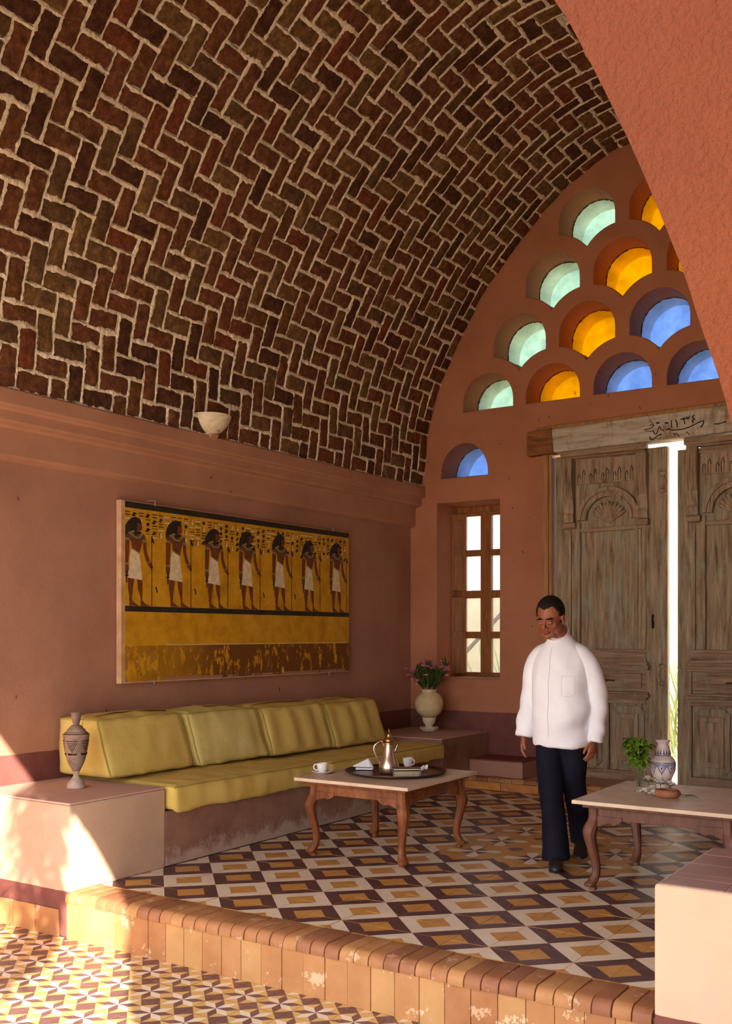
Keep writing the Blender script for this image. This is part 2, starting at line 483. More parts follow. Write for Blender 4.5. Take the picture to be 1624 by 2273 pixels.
for o_, c in LIGHTS:
    mb = MB(); cxx = sum(p[0] for p in o_) / len(o_); czz = sum(p[1] for p in o_) / len(o_)
    mb.prism([(cxx + (a - cxx) * 1.02, czz + (b - czz) * 1.02) for a, b in o_], YB + .325, YB + .331, 'y')
    w = struct(mb.build('window_%d' % wn, GL[c]), GN[c] + ' glass pane in a rounded wall opening')
    # ragged putty bead round the pane
    r = random.Random(wn); path = [(a, YB + .322, b) for a, b in o_]; path.append(path[0])
    dense = []
    for a, b in zip(path, path[1:]):
        for k in range(3): dense.append(Vector(a).lerp(Vector(b), k / 3))
    dense.append(dense[0])
    m2 = MB(); m2.tube(dense, [r.uniform(.004, .013) for _ in dense], 6)
    m2.build('putty_bead', m_putty, w, smooth=True); wn += 1

# front arch wall (the camera stands just outside it) and an added wall behind the camera that shapes the sun patch
def arch_wall(name, hole, x0, x1, ya, yb, ztop, mat, label):
    mb = MB(); mb.box(x0, x1, ya, yb, LZ - .1, ztop); w = mb.build(name, mat)
    c = MB(); c.prism(hole, ya - .2, yb + .2, 'y'); boolean(w, c.build('cutter', mat)); return struct(w, label)
edge = [(-.20, LZ - .3), (-.20, .5), (-.205, 1.15), (-.222, 1.48), (-.245, 1.645), (-.276, 1.752), (-.298, 1.821), (-.345, 1.942), (-.401, 2.066), (-.424, 2.108), (-.52, 2.27), (-.68, 2.47), (-.95, 2.71), (-1.35, 2.95), (-1.85, 3.12), (-2.4, 3.21), (-2.88, 3.23)]
es_ = [(p.x, p.y) for p in spline([(a, b, 0) for a, b in edge], 5)]
hole = es_ + [(2 * XC - a, b) for a, b in es_[-2::-1]]
arch_wall('wall_front', hole, XL - .4, 9.0, YF0, YF1, 6.35, m_front, 'rough terracotta front wall with a wide arch')  # unseen right end lengthened to keep sun off the side arch
ob = [(1.76, LZ - .3), (1.76, 1.94), (1.755, 2.2), (1.71, 2.43), (1.685, 2.58), (1.645, 2.72), (1.58, 2.82), (1.441, 2.958), (1.292, 3.07), (.85, 3.37), (.40, 3.67), (.192, 3.77), (-.2, 3.90), (-.6, 3.95), (-1.1, 3.88), (-1.6, 3.6), (-2.0, 3.1), (-2.15, 2.2), (-2.15, LZ - .3)]
oh = [(p.x, p.y) for p in spline([(a, b, 0) for a, b in ob], 5)]
arch_wall('wall_sunmask', oh, -2.6, 6.0, -1.35, -1.0, 4.5, m_front, 'added arch wall behind the viewpoint that shapes the sun patch')

# unseen roof slab added to shade the front wall's face
mb = MB(); mb.box(-.5, 6.0, -1.35, YF0 - .002, 4.502, 4.7)
struct(mb.build('ceiling_shade', m_front), 'added flat roof slab that shades the front wall face')
# cornice along both side walls
CP = [(0, 2.545), (.052, 2.565), (.058, 2.58), (.058, 2.745), (.075, 2.758), (.122, 2.768), (.128, 2.78), (.128, 2.838), (.14, 2.85), (.168, 2.856), (.175, 2.87), (.175, 2.958), (.165, 2.968), (0, 2.97)]
mb = MB(); mb.prism([(XL + a, b) for a, b in CP], YF1, YB, 'y')
struct(mb.build('trim_1', m_cornice, bevel=.004), 'stepped terracotta cornice under the vault')
mb = MB(); mb.prism([(XR - a, b) for a, b in CP], YF1, YB, 'y')
struct(mb.build('trim_2', m_cornice, bevel=.004), 'stepped terracotta cornice on the far side')
# crumbly mortar where the bricks meet the cornice
mb = MB(); path = [(XL + .128 + .02 * N(k * .9), YF1 + (YB - YF1) * k / 160, 2.972 + .008 * N(k * .7, 3)) for k in range(161)]
mb.tube(path, [.018 + .014 * N(k * 1.3, 9) for k in range(161)], 7)
stuff(mb.build('mortar_bed', M('crumbly mortar', (96, 70, 52), (176, 144, 112), 22, .95, .1, bump=.9, bscale=60, bdist=.01), ceil, smooth=True))

# ---------------------------------------------------------------- floors
T = .207
GX, GY = -2.773, 4.315                      # a dark lozenge's centre: tile joints run through it
mb = MB(); mb.box(XL, XR, STEP + .1, YB + .6, LZ, -.012)
fl = struct(mb.build('floor', m_grout), 'raised floor of lozenge patterned cement tiles')
mb = MB(); mb.box(XL - .4, 6, -1.0, STEP + .1, LZ - .1, LZ - .012)
fl2 = struct(mb.build('floor_lower', m_grout), 'lower floor of eight pointed star tiles')

def clip(poly, x0, x1, y0, y1):
    for ax, lim, sg in ((0, x0, 1), (0, x1, -1), (1, y0, 1), (1, y1, -1)):
        out = []
        for i in range(len(poly)):
            a, b = poly[i - 1], poly[i]
            ia, ib = (a[ax] - lim) * sg >= -1e-9, (b[ax] - lim) * sg >= -1e-9
            if ia != ib:
                k = (lim - a[ax]) / (b[ax] - a[ax]); out.append((a[0] + (b[0] - a[0]) * k, a[1] + (b[1] - a[1]) * k))
            if ib: out.append(b)
        poly = out
        if not poly: return []
    return poly
def tile_mb(polys, h, box=None):
    """polys in unit tile coords [(pts, mat)] -> thin slab; clipped to box (local metres) if given"""
    g = .0011; m = MB()
    lim = (-h / 2 + g, h / 2 - g, -h / 2 + g, h / 2 - g)
    if box: lim = (max(lim[0], box[0]), min(lim[1], box[1]), max(lim[2], box[2]), min(lim[3], box[3]))
    if lim[1] - lim[0] < .012 or lim[3] - lim[2] < .012: return None
    for pts, mi in polys:
        q = clip([(a * h, b * h) for a, b in pts], *lim)
        if len(q) > 2:
            ar = sum(q[i - 1][0] * q[i][1] - q[i][0] * q[i - 1][1] for i in range(len(q)))
            if abs(ar) > 1e-8: m.add([(a, b, 0) for a, b in q], [tuple(range(len(q)))], mi)
    x0, x1, y0, y1 = lim
    m.add([(x0, y0, 0), (x1, y0, 0), (x1, y1, 0), (x0, y1, 0), (x0, y0, -.014), (x1, y0, -.014), (x1, y1, -.014), (x0, y1, -.014)],
          [(0, 4, 5, 1), (1, 5, 6, 2), (2, 6, 7, 3), (3, 7, 4, 0)], polys[0][1])
    return m
h5 = .5; q = .5
LOZ = [([(-h5, -h5), (-h5 + q, -h5), (-h5, -h5 + q)], 2), ([(-h5 + q, -h5), (h5, -h5), (-h5, h5), (-h5, -h5 + q)], 0),
       ([(h5, -h5), (h5, h5 - q), (h5 - q, h5), (-h5, h5)], 1), ([(h5, h5), (h5 - q, h5), (h5, h5 - q)], 2)]
def star():
    P = []; a = .2929
    def r(p, k): c, s = cos(k * pi / 2), sin(k * pi / 2); return (p[0] * c - p[1] * s, p[0] * s + p[1] * c)
    d = a / sqrt(2)
    for k in range(4):
        P.append(([r(p, k) for p in ((0, 0), (a, 0), (a + d, d), (d, d))], 1 if k % 2 else 0))
        P.append(([r(p, k) for p in ((0, 0), (d, d), (d, a + d), (0, a))], 0 if k % 2 else 1))
        P.append(([r(p, k) for p in ((a, 0), (.5, -d), (.5, d))], 2))
        P.append(([r(p, k) for p in ((d, d), (.5, d), (d, .5))], 2))
        P.append(([r(p, k) for p in ((.5, d), (.5, .5), (d, .5))], 0))
    # alternate all eight arms: white, maroon, white ...
    n = 0
    for i, (pts, mi) in enumerate(P):
        if i % 5 in (0, 1): P[i] = (pts, (i % 5)); 
    return P
STAR = star()
def flower():
    P = []; c = (-.5, -.5)
    def pol(r, a): return (c[0] + r * cos(radians(a)), c[1] + r * sin(radians(a)))
    bg = [(-.5, -.5), (.5, -.5), (.5, .5), (-.5, .5)]
    white = [c, pol(.62, 2), pol(.74, 5), pol(.84, 11), pol(.88, 18), pol(.86, 26), pol(.78, 33), pol(.66, 38), pol(.5, 41)]
    mar = [c, pol(.46, 42), pol(.42, 66), pol(.5, 90)]
    white2 = [c]
    lens = [(.5 - .30, .5), (.5 - .22, .5 - .10), (.5 - .10, .5 - .22), (.5, .5 - .30), (.5, .5 - .12), (.5 - .12, .5)]
    # ochre ground cut into strips round the inlays
    fan = [pol(.5, 41)] + white[1:9][::-1]
    P.append(([(.5, -.5), (.5, .2)] + [lens[2], lens[1], lens[0]] + [(-.5, .5), pol(.5, 90), pol(.42, 66), pol(.46, 42)] + white[:0:-1], 2))
    P.append((white, 1)); P.append((mar, 0)); P.append(([(.2, .5), lens[1], lens[2], (.5, .2), (.5, .5)], 0))
    return P
FLOW = flower()
MT = [m_tdark, m_tcream, m_tochre]
def tri_tile(polys, h):
    """tile with non-convex pieces: no clipping, triangulated by Blender"""
    m = MB(); k = h - .0022
    for pts, mi in polys: m.add([(a * k, b * k, 0) for a, b in pts], [tuple(range(len(pts)))], mi)
    e = k / 2
    m.add([(-e, -e, 0), (e, -e, 0), (e, e, 0), (-e, e, 0), (-e, -e, -.014), (e, -e, -.014), (e, e, -.014), (-e, e, -.014)], [(0, 4, 5, 1), (1, 5, 6, 2), (2, 6, 7, 3), (3, 7, 4, 0)], 2)
    return m
def lay(parent, fieldname, cells, mats):
    """cells: (centre, quarter turns, MB, key). nearest 300 become objects, the rest one field"""
    cells = [c for c in cells if c[2] is not None]
    def inv(c):
        d = c[0] - camv; u = cos(YAW) * d.x + sin(YAW) * d.y; dep = -sin(YAW) * d.x + cos(YAW) * d.y
        return (0 if dep > .5 and abs(u / dep) < .37 and d.z / dep > -.385 else 100) + d.length
    cells.sort(key=inv); cache = {}; r = random.Random(5); f = MB()
    for n, (p, k, m, key) in enumerate(cells):
        mt = Matrix.Translation(p + Vector((0, 0, r.uniform(-.0007, .0007)))) @ Matrix.Rotation(k * pi / 2, 4, 'Z') @ Matrix.Rotation(r.gauss(0, .002), 4, 'X')
        if n < 300:
            if key is None: me = m.mesh('tile', mats)
            else:
                if key not in cache: cache[key] = m.mesh('tile', mats)
                me = cache[key]
            o = link('tile', me, parent); o.matrix_local = mt
        else:
            for fi, mi in zip(m.f, m.mi): f.add([m.v[i] for i in fi], [tuple(range(len(fi)))], mi, mt)
    if f.v: stuff(f.build(fieldname, mats, parent))
PX0, PX1, PY0, PY1 = -4.575, -1.23, 4.165, 8.655
full = tile_mb(LOZ, T); fl_m = tri_tile(FLOW, T)
cells = []
for i in range(-10, 9):
    for j in range(-2, 23):
        cx, cy = GX + (i + .5) * T, GY + (j + .5) * T
        if cx + T / 2 < PX0 or cx - T / 2 > PX1 or cy + T / 2 < PY0 or cy - T / 2 > PY1: continue
        inside = cx - T / 2 > PX0 and cx + T / 2 < PX1 and cy - T / 2 > PY0 and cy + T / 2 < PY1
        med = -3 <= i <= 2 and 8 <= j <= 13
        if med:      # flower centre corner: even column joint, odd row joint
            qx = i % 2; qy = (j + 1) % 2
        else:
            qx, qy = i % 2, j % 2          # which corner holds the dark lozenge
        k = {(0, 0): 0, (1, 0): 1, (1, 1): 2, (0, 1): 3}[(qx, qy)]
        if med: cells.append((Vector((cx, cy, 0)), k, fl_m, 'f')); continue
        if inside: cells.append((Vector((cx, cy, 0)), k, full, 'l')); continue
        lb = [PX0 - cx, PX1 - cx, PY0 - cy, PY1 - cy]
        for _ in range(k): lb = [lb[2], lb[3], -lb[1], -lb[0]]
        cells.append((Vector((cx, cy, 0)), k, tile_mb(LOZ, T, lb), None))
lay(fl, 'tile_field', cells, MT)
# lower floor: star tiles
SX0, SY0 = -3.786, 3.568                     # a star's centre
cells = []; fs = tile_mb(STAR, T)
for i in range(-9, 22):
    for j in range(-22, 3):
        cx, cy = SX0 + i * T, SY0 + j * T
        if cx < XL - .05 or cy > STEP + .06: continue
        if cy < YF0 - 1.9: continue
        if cx > 2.0: continue
        lim = STEP - .0 - cy
        if lim < T / 2: cells.append((Vector((cx, cy, LZ)), 0, tile_mb(STAR, T, (-1, 1, -1, lim)), None))
        else: cells.append((Vector((cx, cy, LZ)), 0, fs, 's'))
lay(fl2, 'tile_field', cells, [m_ldark, m_tcream, m_lochre])

# ---------------------------------------------------------------- platform edge: bullnose coping bricks over riser tiles
def clay(name, a, b, dirt, bump=.25):
    t = NT(name); p = t.pos(); c = t.ramp(t.noise(p, 6, 7, .6), [(.3, a), (.7, b)])
    c = t.mix(t.math('MULTIPLY', t.math('GREATER_THAN', t.noise(p, 8, 6, .7), .62), .55), c, dirt)
    t.bump(t.noise(p, 45, 5), bump, .004); return t.fin(c, .6, .35)
m_cop = [clay('fired clay coping a', (148, 96, 59), (180, 126, 81), (206, 174, 138)), clay('fired clay coping b', (130, 80, 53), (160, 106, 71), (190, 156, 128)), clay('fired clay coping c', (162, 110, 65), (192, 140, 89), (214, 186, 150))]
m_rise = [clay('yellow clay tile a', (166, 113, 68), (184, 132, 84), (226, 200, 162)), clay('yellow clay tile b', (154, 100, 60), (174, 120, 76), (222, 190, 150)), clay('yellow clay tile c', (172, 124, 75), (190, 144, 92), (232, 212, 180))]
mb = MB(); mb.box(-4.6, -1.25, STEP + .012, STEP + .24, LZ, -.03)
ed = struct(mb.build('trim_3', m_grout), 'platform edge faced with clay tiles and bullnose bricks')
def bullnose(wd, dp, th, r, seed):
    rr = random.Random(seed); m = MB(); pr = [(0, -th), (0, -r)]
    for k in range(1, 7):
        a = pi / 2 * k / 6; pr.append((r - r * cos(a), -r + r * sin(a)))
    pr += [(dp * .55, .0008), (dp, 0), (dp, -th)]
    m.prism([(a + rr.uniform(-.001, .001), b + rr.uniform(-.0008, .0008)) for a, b in pr], -wd / 2, wd / 2, 'x'); return m
cope = [bullnose(.076, .235, .06, .042, s) for s in range(5)]
copem = {}
n = 1 + int((-1.262 + 4.60) / .0815); rr = random.Random(11)
for k in range(n):
    v, c = rr.randrange(5), rr.choices(range(3), [5, 3, 3])[0]
    if (v, c) not in copem: copem[(v, c)] = cope[v].mesh('coping_brick', m_cop[c], smooth=True, bevel=.002, angle=50)
    o = link('coping_brick', copem[(v, c)], ed, (-4.558 + k * .0815, STEP - .015 + rr.uniform(-.003, .003), .004 + rr.uniform(-.002, .002)), (0, 0, rr.gauss(0, .012)))
rt = MB(); rt.box(-.0625, .0625, 0, .02, LZ, -.058)
rm = [rt.mesh('riser_tile', m, bevel=.003) for m in m_rise]
for k in range(27):
    x = -4.595 + .064 + k * .1275
    if x > -1.3: break
    link('riser_tile', rm[rr.choices(range(3), [4, 4, 3])[0]], ed, (x, STEP - .004 + rr.uniform(-.002, .002), 0))

# threshold step along the back wall
mb = MB(); mb.box(-4.575, XR, 8.675, YB + .2, 0, .108)
st = struct(mb.build('trim_4', m_top), 'low clay step under the old doors')
bn = [bullnose(.118, .1, .04, .025, 40 + s) for s in range(3)]
bnm = {}
for k in range(26):
    v, c = rr.randrange(3), rr.randrange(3)
    if (v, c) not in bnm: bnm[(v, c)] = bn[v].mesh('nosing_brick', m_cop[c], smooth=True, bevel=.002, angle=50)
    link('nosing_brick', bnm[(v, c)], st, (-4.51 + k * .1225, 8.64, .122 + rr.uniform(-.002, .002)))
m_glz = [clay('glazed ochre tile a', (188, 116, 48), (216, 150, 74), (222, 196, 170)), clay('glazed ochre tile b', (176, 104, 50), (206, 140, 76), (226, 204, 184))]
gt = MB(); gt.box(-.185, .185, 0, .022, .004, .078); gm = [gt.mesh('riser_tile', m, bevel=.004) for m in m_glz]
for k in range(9): link('riser_tile', gm[k % 2], st, (-4.385 + k * .377, 8.652, 0))
# plaster plinth between the bench and the door
mb = MB(); mb.box(-4.572, -4.02, 8.75, YB - .003, .109, .275)
tag(mb.build('plaster_plinth', stucco('dusty rose plaster', (150, 104, 90), (170, 122, 104), bump=.2, bands=[(.262, 1, (118, 62, 56), (140, 78, 70))]), bevel=.012), 'low dusty pink plaster ledge between masonry bench and old door', 'ledge')

# ---------------------------------------------------------------- masonry benches and end blocks
BT = .50
mb = MB(); mb.box(XL + .003, -4.578, 4.693, 8.217, .002, .345)
tag(mb.build('bench_base', m_salt, bevel=.008), 'low masonry seat base with salt stains under yellow cushions', 'bench')
def block(name, x0, x1, y0, y1, z0, label, mat, topm):
    t = thing(name, label, 'masonry block', ((x0 + x1) / 2, (y0 + y1) / 2, z0))
    m = MB(); m.box(x0, x1, y0, y1, z0, BT - .012)
    m.build('body', mat, t, (-(x0 + x1) / 2, -(y0 + y1) / 2, -z0), bevel=.014)
    m = MB(); m.box(x0 + .004, x1 - .004, y0 + .004, y1 - .004, BT - .012, BT)
    m.build('top_slab', topm, t, (-(x0 + x1) / 2, -(y0 + y1) / 2, -z0), bevel=.005); return t
b1 = block('end_block', XL + .003, -4.575, STEP + .0, 4.69, LZ + .001, 'cream plaster bench end block carrying the pierced clay lantern', m_block, m_top)
m = MB()
for k in range(4): m2 = MB(); m2.box(-.098, .098, -.012, 0, 0, .155); m2.build('skirting_tile', m_rise[(k + 1) % 3], b1, (-.335 + k * .201, -.38 - .0005, 0), bevel=.004)
b2 = block('end_block', XL + .003, -4.575, 8.22, YB - .003, .001, 'brown plaster bench end block in the corner carrying the flower urn', m_salt, m_top)
# right-hand block with a tiled top
x0, x1, y0, y1 = -1.245, XR - .003, STEP - .03, 4.72
b3 = thing('end_block', 'cream plaster block topped with mauve square tiles', 'masonry block', ((x0 + x1) / 2, (y0 + y1) / 2, LZ))
m = MB(); m.box(x0, x1, y0, y1, LZ, BT - .002); m.build('body', stucco('cream pink plaster right', (192, 164, 138), (208, 182, 154), bands=[(-1, .0) + MAROON], bump=.12), b3, (-(x0 + x1) / 2, -(y0 + y1) / 2, -LZ), bevel=.016, seg=3)
r = random.Random(2); cxb, cyb = (x0 + x1) / 2, (y0 + y1) / 2
xs = [x0 + .012, x0 + .262, x0 + .462, x0 + .662, x0 + .862, x1 - .01]; ys = [y0 + .012, y0 + .15, y0 + .232, y0 + .432, y0 + .632, y1 - .01]
for i in range(5):
    for j in range(5):
        m = MB(); m.box(xs[i] + .0035, xs[i + 1] - .0035, ys[j] + .0035, ys[j + 1] - .0035, BT - .014, BT + .001 * r.random())
        m.build('tile', m_mauve, b3, (-cxb, -cyb, -LZ), bevel=.0015, seg=1)
# seat base and far block of the matching sofa, mostly hidden behind the tiled block
mb = MB(); mb.box(-1.245, XR - .003, 4.723, 8.22, .002, .345)
tag(mb.build('bench_base', m_salt, bevel=.008), 'masonry seat base behind the mauve tiled block', 'bench')
mb = MB(); mb.box(XL - 14, 20, -40, STEP - 4.9, LZ - .3, LZ - .05)
struct(mb.build('ground', m_sand), 'pale sandy ground outside')
mb = MB(); mb.box(XR + .4, 20, YF1, YB + .6, LZ - .3, LZ - .05)
struct(mb.build('ground_side', m_sand), 'pale sandy ground outside the added side arch')  # open court added so skylight reaches the side arch
mb = MB(); mb.box(-40, 30, YB + .6, 60, LZ - .3, -.02)
struct(mb.build('ground_back', m_sand), 'pale sandy ground behind the gable wall')

# small dark nicks and nail holes in the plaster
rk = random.Random(23)
for px, py in ((1160, 1225), (1172, 1148), (1130, 1062), (1180, 1390), (1138, 1128), (1350, 878), (1455, 830), (1420, 905), (1276, 872), (1310, 896), (1218, 925), (1196, 932), (1110, 985)):
    q_ = pixel(px, py, y=YB - .002); a_ = rk.uniform(1.1, 2.2); l_ = rk.uniform(.008, .024)
    MB().tube([q_ - Vector((cos(a_), 0, sin(a_))) * l_, q_ + Vector((0, .001, 0)), q_ + Vector((cos(a_ + .3), 0, sin(a_ + .3))) * l_], [.001, .0045, .0012], 6).build('plaster_chip', m_putty, wb)
for px, py in ((40, 1107), (236, 1578), (468, 1060), (620, 1530), (745, 1548), (512, 1092), (36, 1548)):
    q_ = pixel(px, py, x=XL + .002 if py > 1100 else XL + .06); a_ = rk.uniform(1.1, 2.0); l_ = rk.uniform(.01, .026)
    MB().tube([q_ - Vector((0, cos(a_), sin(a_))) * l_, q_, q_ + Vector((0, cos(a_ + .3), sin(a_ + .3))) * l_], [.001, .0045, .0012], 6).build('plaster_chip', m_putty, wl)
# ---------------------------------------------------------------- wood
def wood(name, a, b, d, stretch=(14, 14, 1.2), rough=.65, bump=.35, worn=None, obj=False, scale=2.2):
    t = NT(name); p = t.obj(stretch) if obj else t.pos(stretch)
    c = t.ramp(t.noise(p, scale, 8, .68, .4), [(.28, a), (.5, b), (.74, d)])
    if worn:
        q2 = t.obj((3, 3, 1)) if obj else t.pos((3, 3, 1))
        c = t.mix(t.math('MULTIPLY', t.math('MINIMUM', t.math('MAXIMUM', t.math('MULTIPLY', t.math('SUBTRACT', t.noise(q2, 2.6, 8, .72), .5), 8), 0), 1), .7), c, worn)
    t.bump(t.noise(p, scale * 2.5, 6, .65), bump, .006); return t.fin(c, rough, .3)
m_frame = wood('honey brown window wood', (110, 62, 28), (148, 90, 42), (172, 110, 56), (20, 20, 1.5), .5, .15)
m_door = wood('weathered grey brown door wood', (82, 62, 44), (158, 134, 104), (198, 178, 148), worn=(156, 156, 134), bump=.6)
m_door2 = wood('weathered door carving', (92, 70, 52), (164, 136, 108), (198, 176, 148), worn=(168, 156, 134), bump=.6)
m_rail = wood('weathered door rail', (88, 66, 48), (156, 126, 98), (192, 166, 136), (1.2, 14, 14), worn=(156, 148, 126), bump=.6)
m_lint = wood('whitewashed old lintel', (128, 100, 76), (194, 182, 164), (214, 206, 190), (1.6, 9, 12), .85, .7, worn=(130, 90, 58), scale=1.5)
m_post = wood('varnished door post', (126, 82, 44), (172, 122, 72), (192, 144, 92), (20, 20, 1), .5, .2)
m_darkfill = M('dark groove shade and sole', (44, 31, 22), (62, 44, 32), 20, .95, .1)  # dark colour painted for shade inside grooves and holes, also shoe soles
m_iron = M('rusty iron', (48, 32, 26), (84, 50, 34), 30, .7, .4, .3, bump=.4)
m_brass = M('old brass', (120, 86, 46), (156, 118, 66), 30, .4, .5, .9)

# ---------------------------------------------------------------- casement window in the left bay
wf = struct(bpy.data.objects.new('window_1', None), 'tall honey brown casement window with open shutters'); col.objects.link(wf)
YW = YB + .43
wf.location = ((WX0 + WX1) / 2, YW, WZ0); OX, OY, OZ = -wf.location
def wpart(name, m, mat, **kw): return m.build(name, mat, wf, (OX, OY, OZ), **kw)
m = MB(); m.box(WX0, WX0 + .05, YW, YW + .1, WZ0, WZ1); m.box(WX1 - .05, WX1, YW, YW + .1, WZ0, WZ1)
m.box(WX0 + .05, WX1 - .05, YW, YW + .1, WZ1 - .06, WZ1); m.box(WX0 + .05, WX1 - .05, YW, YW + .1, WZ0, WZ0 + .05)
wpart('window_frame', m, m_frame, bevel=.004)
ZP = [(1.105, 1.405), (1.475, 1.775), (1.855, 2.155), (2.225, 2.545)]
ZP = [(pixel(1050, b, y=YW).z, pixel(1050, a, y=YW).z) for a, b in ((1417, 1492), (1328, 1402), (1235, 1311), (1146, 1221))]
m_clear = glassmat('clear window pane', (206, 208, 204), .1)
XM = (WX0 + WX1) / 2
for (xa, xb) in ((WX0 + .05, XM), (XM, WX1 - .05)):
    lf = wpart('casement', MB().box(xa, xa + .052, YW - .012, YW + .045, WZ0 + .05, WZ1 - .06), m_frame, bevel=.004)
    def sub(name, mm, mat, **kw): return mm.build(name, mat, lf, **kw)
    sub('stile', MB().box(xb - .068, xb, YW - .014, YW + .045, WZ0 + .05, WZ1 - .06), m_frame, bevel=.005)
    zs = [WZ0 + .05] + [v for a, b in ZP for v in (a, b)] + [WZ1 - .06]
    for k in range(0, len(zs), 2):
        sub('glazing_bar', MB().box(xa + .05, xb - .066, YW - .008, YW + .04, zs[k], zs[k + 1]), m_frame, bevel=.004)
    for a, b in ZP: sub('pane', MB().box(xa + .05, xb - .066, YW + .018, YW + .022, a, b), m_clear)
# inner shutters folded back against the left reveal
for py0, py1, pym in ((1311, 1142, 1226), (1494, 1326, 1410)):
    z0, z1, zm = (pixel(1015, v, y=YW - .06).z for v in (py0, py1, pym))
    sh = bpy.data.objects.new('shutter', None); col.objects.link(sh); sh.parent = wf
    hg, fe = pixel(1034, 1300, y=YW - .02), pixel(1001, 1300, y=YW - .10)
    sh.location = (fe.x + OX, fe.y + OY, z0 + OZ); sh.rotation_euler = (0, 0, atan2(hg.y - fe.y, hg.x - fe.x))
    w_, h_ = hypot(hg.x - fe.x, hg.y - fe.y), z1 - z0
    MB().box(0, w_, -.012, .012, 0, h_).build('shutter_board', m_frame, sh, bevel=.004)
    for a, b in ((.07, zm - z0 - .04), (zm - z0 + .04, h_ - .07)):
        MB().box(.036, w_ - .036, -.02, -.012, a, b).build('raised_panel', m_frame, sh, bevel=.007)
        fr = MB()
        for q4 in ((.026, w_ - .026, a - .012, a), (.026, w_ - .026, b, b + .012), (.024, .032, a, b), (w_ - .032, w_ - .024, a, b)): fr.box(q4[0], q4[1], -.018, -.012, q4[2], q4[3])
        fr.build('moulding', m_frame, sh, bevel=.002)
m = MB(); m.lathe([(0, -.004), (.012, 0), (.014, .008), (.01, .016), (0, .018)], 14)
wpart('latch', MB().box(XM - .012, XM + .012, YW - .026, YW - .014, 1.62, 1.70), m_brass, bevel=.006)
wpart('hook', MB().tube([(WX0 + .012, YW - .1, 1.50), (WX0 + .03, YW - .1, 1.50), (WX0 + .04, YW - .1, 1.46), (WX0 + .03, YW - .1, 1.44)], .004), m_brass, smooth=True)
wpart('sill', MB().box(WX0 + .002, WX1 - .002, YB + .012, YW, WZ0 - .02, WZ0 + .006), m_wallback, bevel=.004)

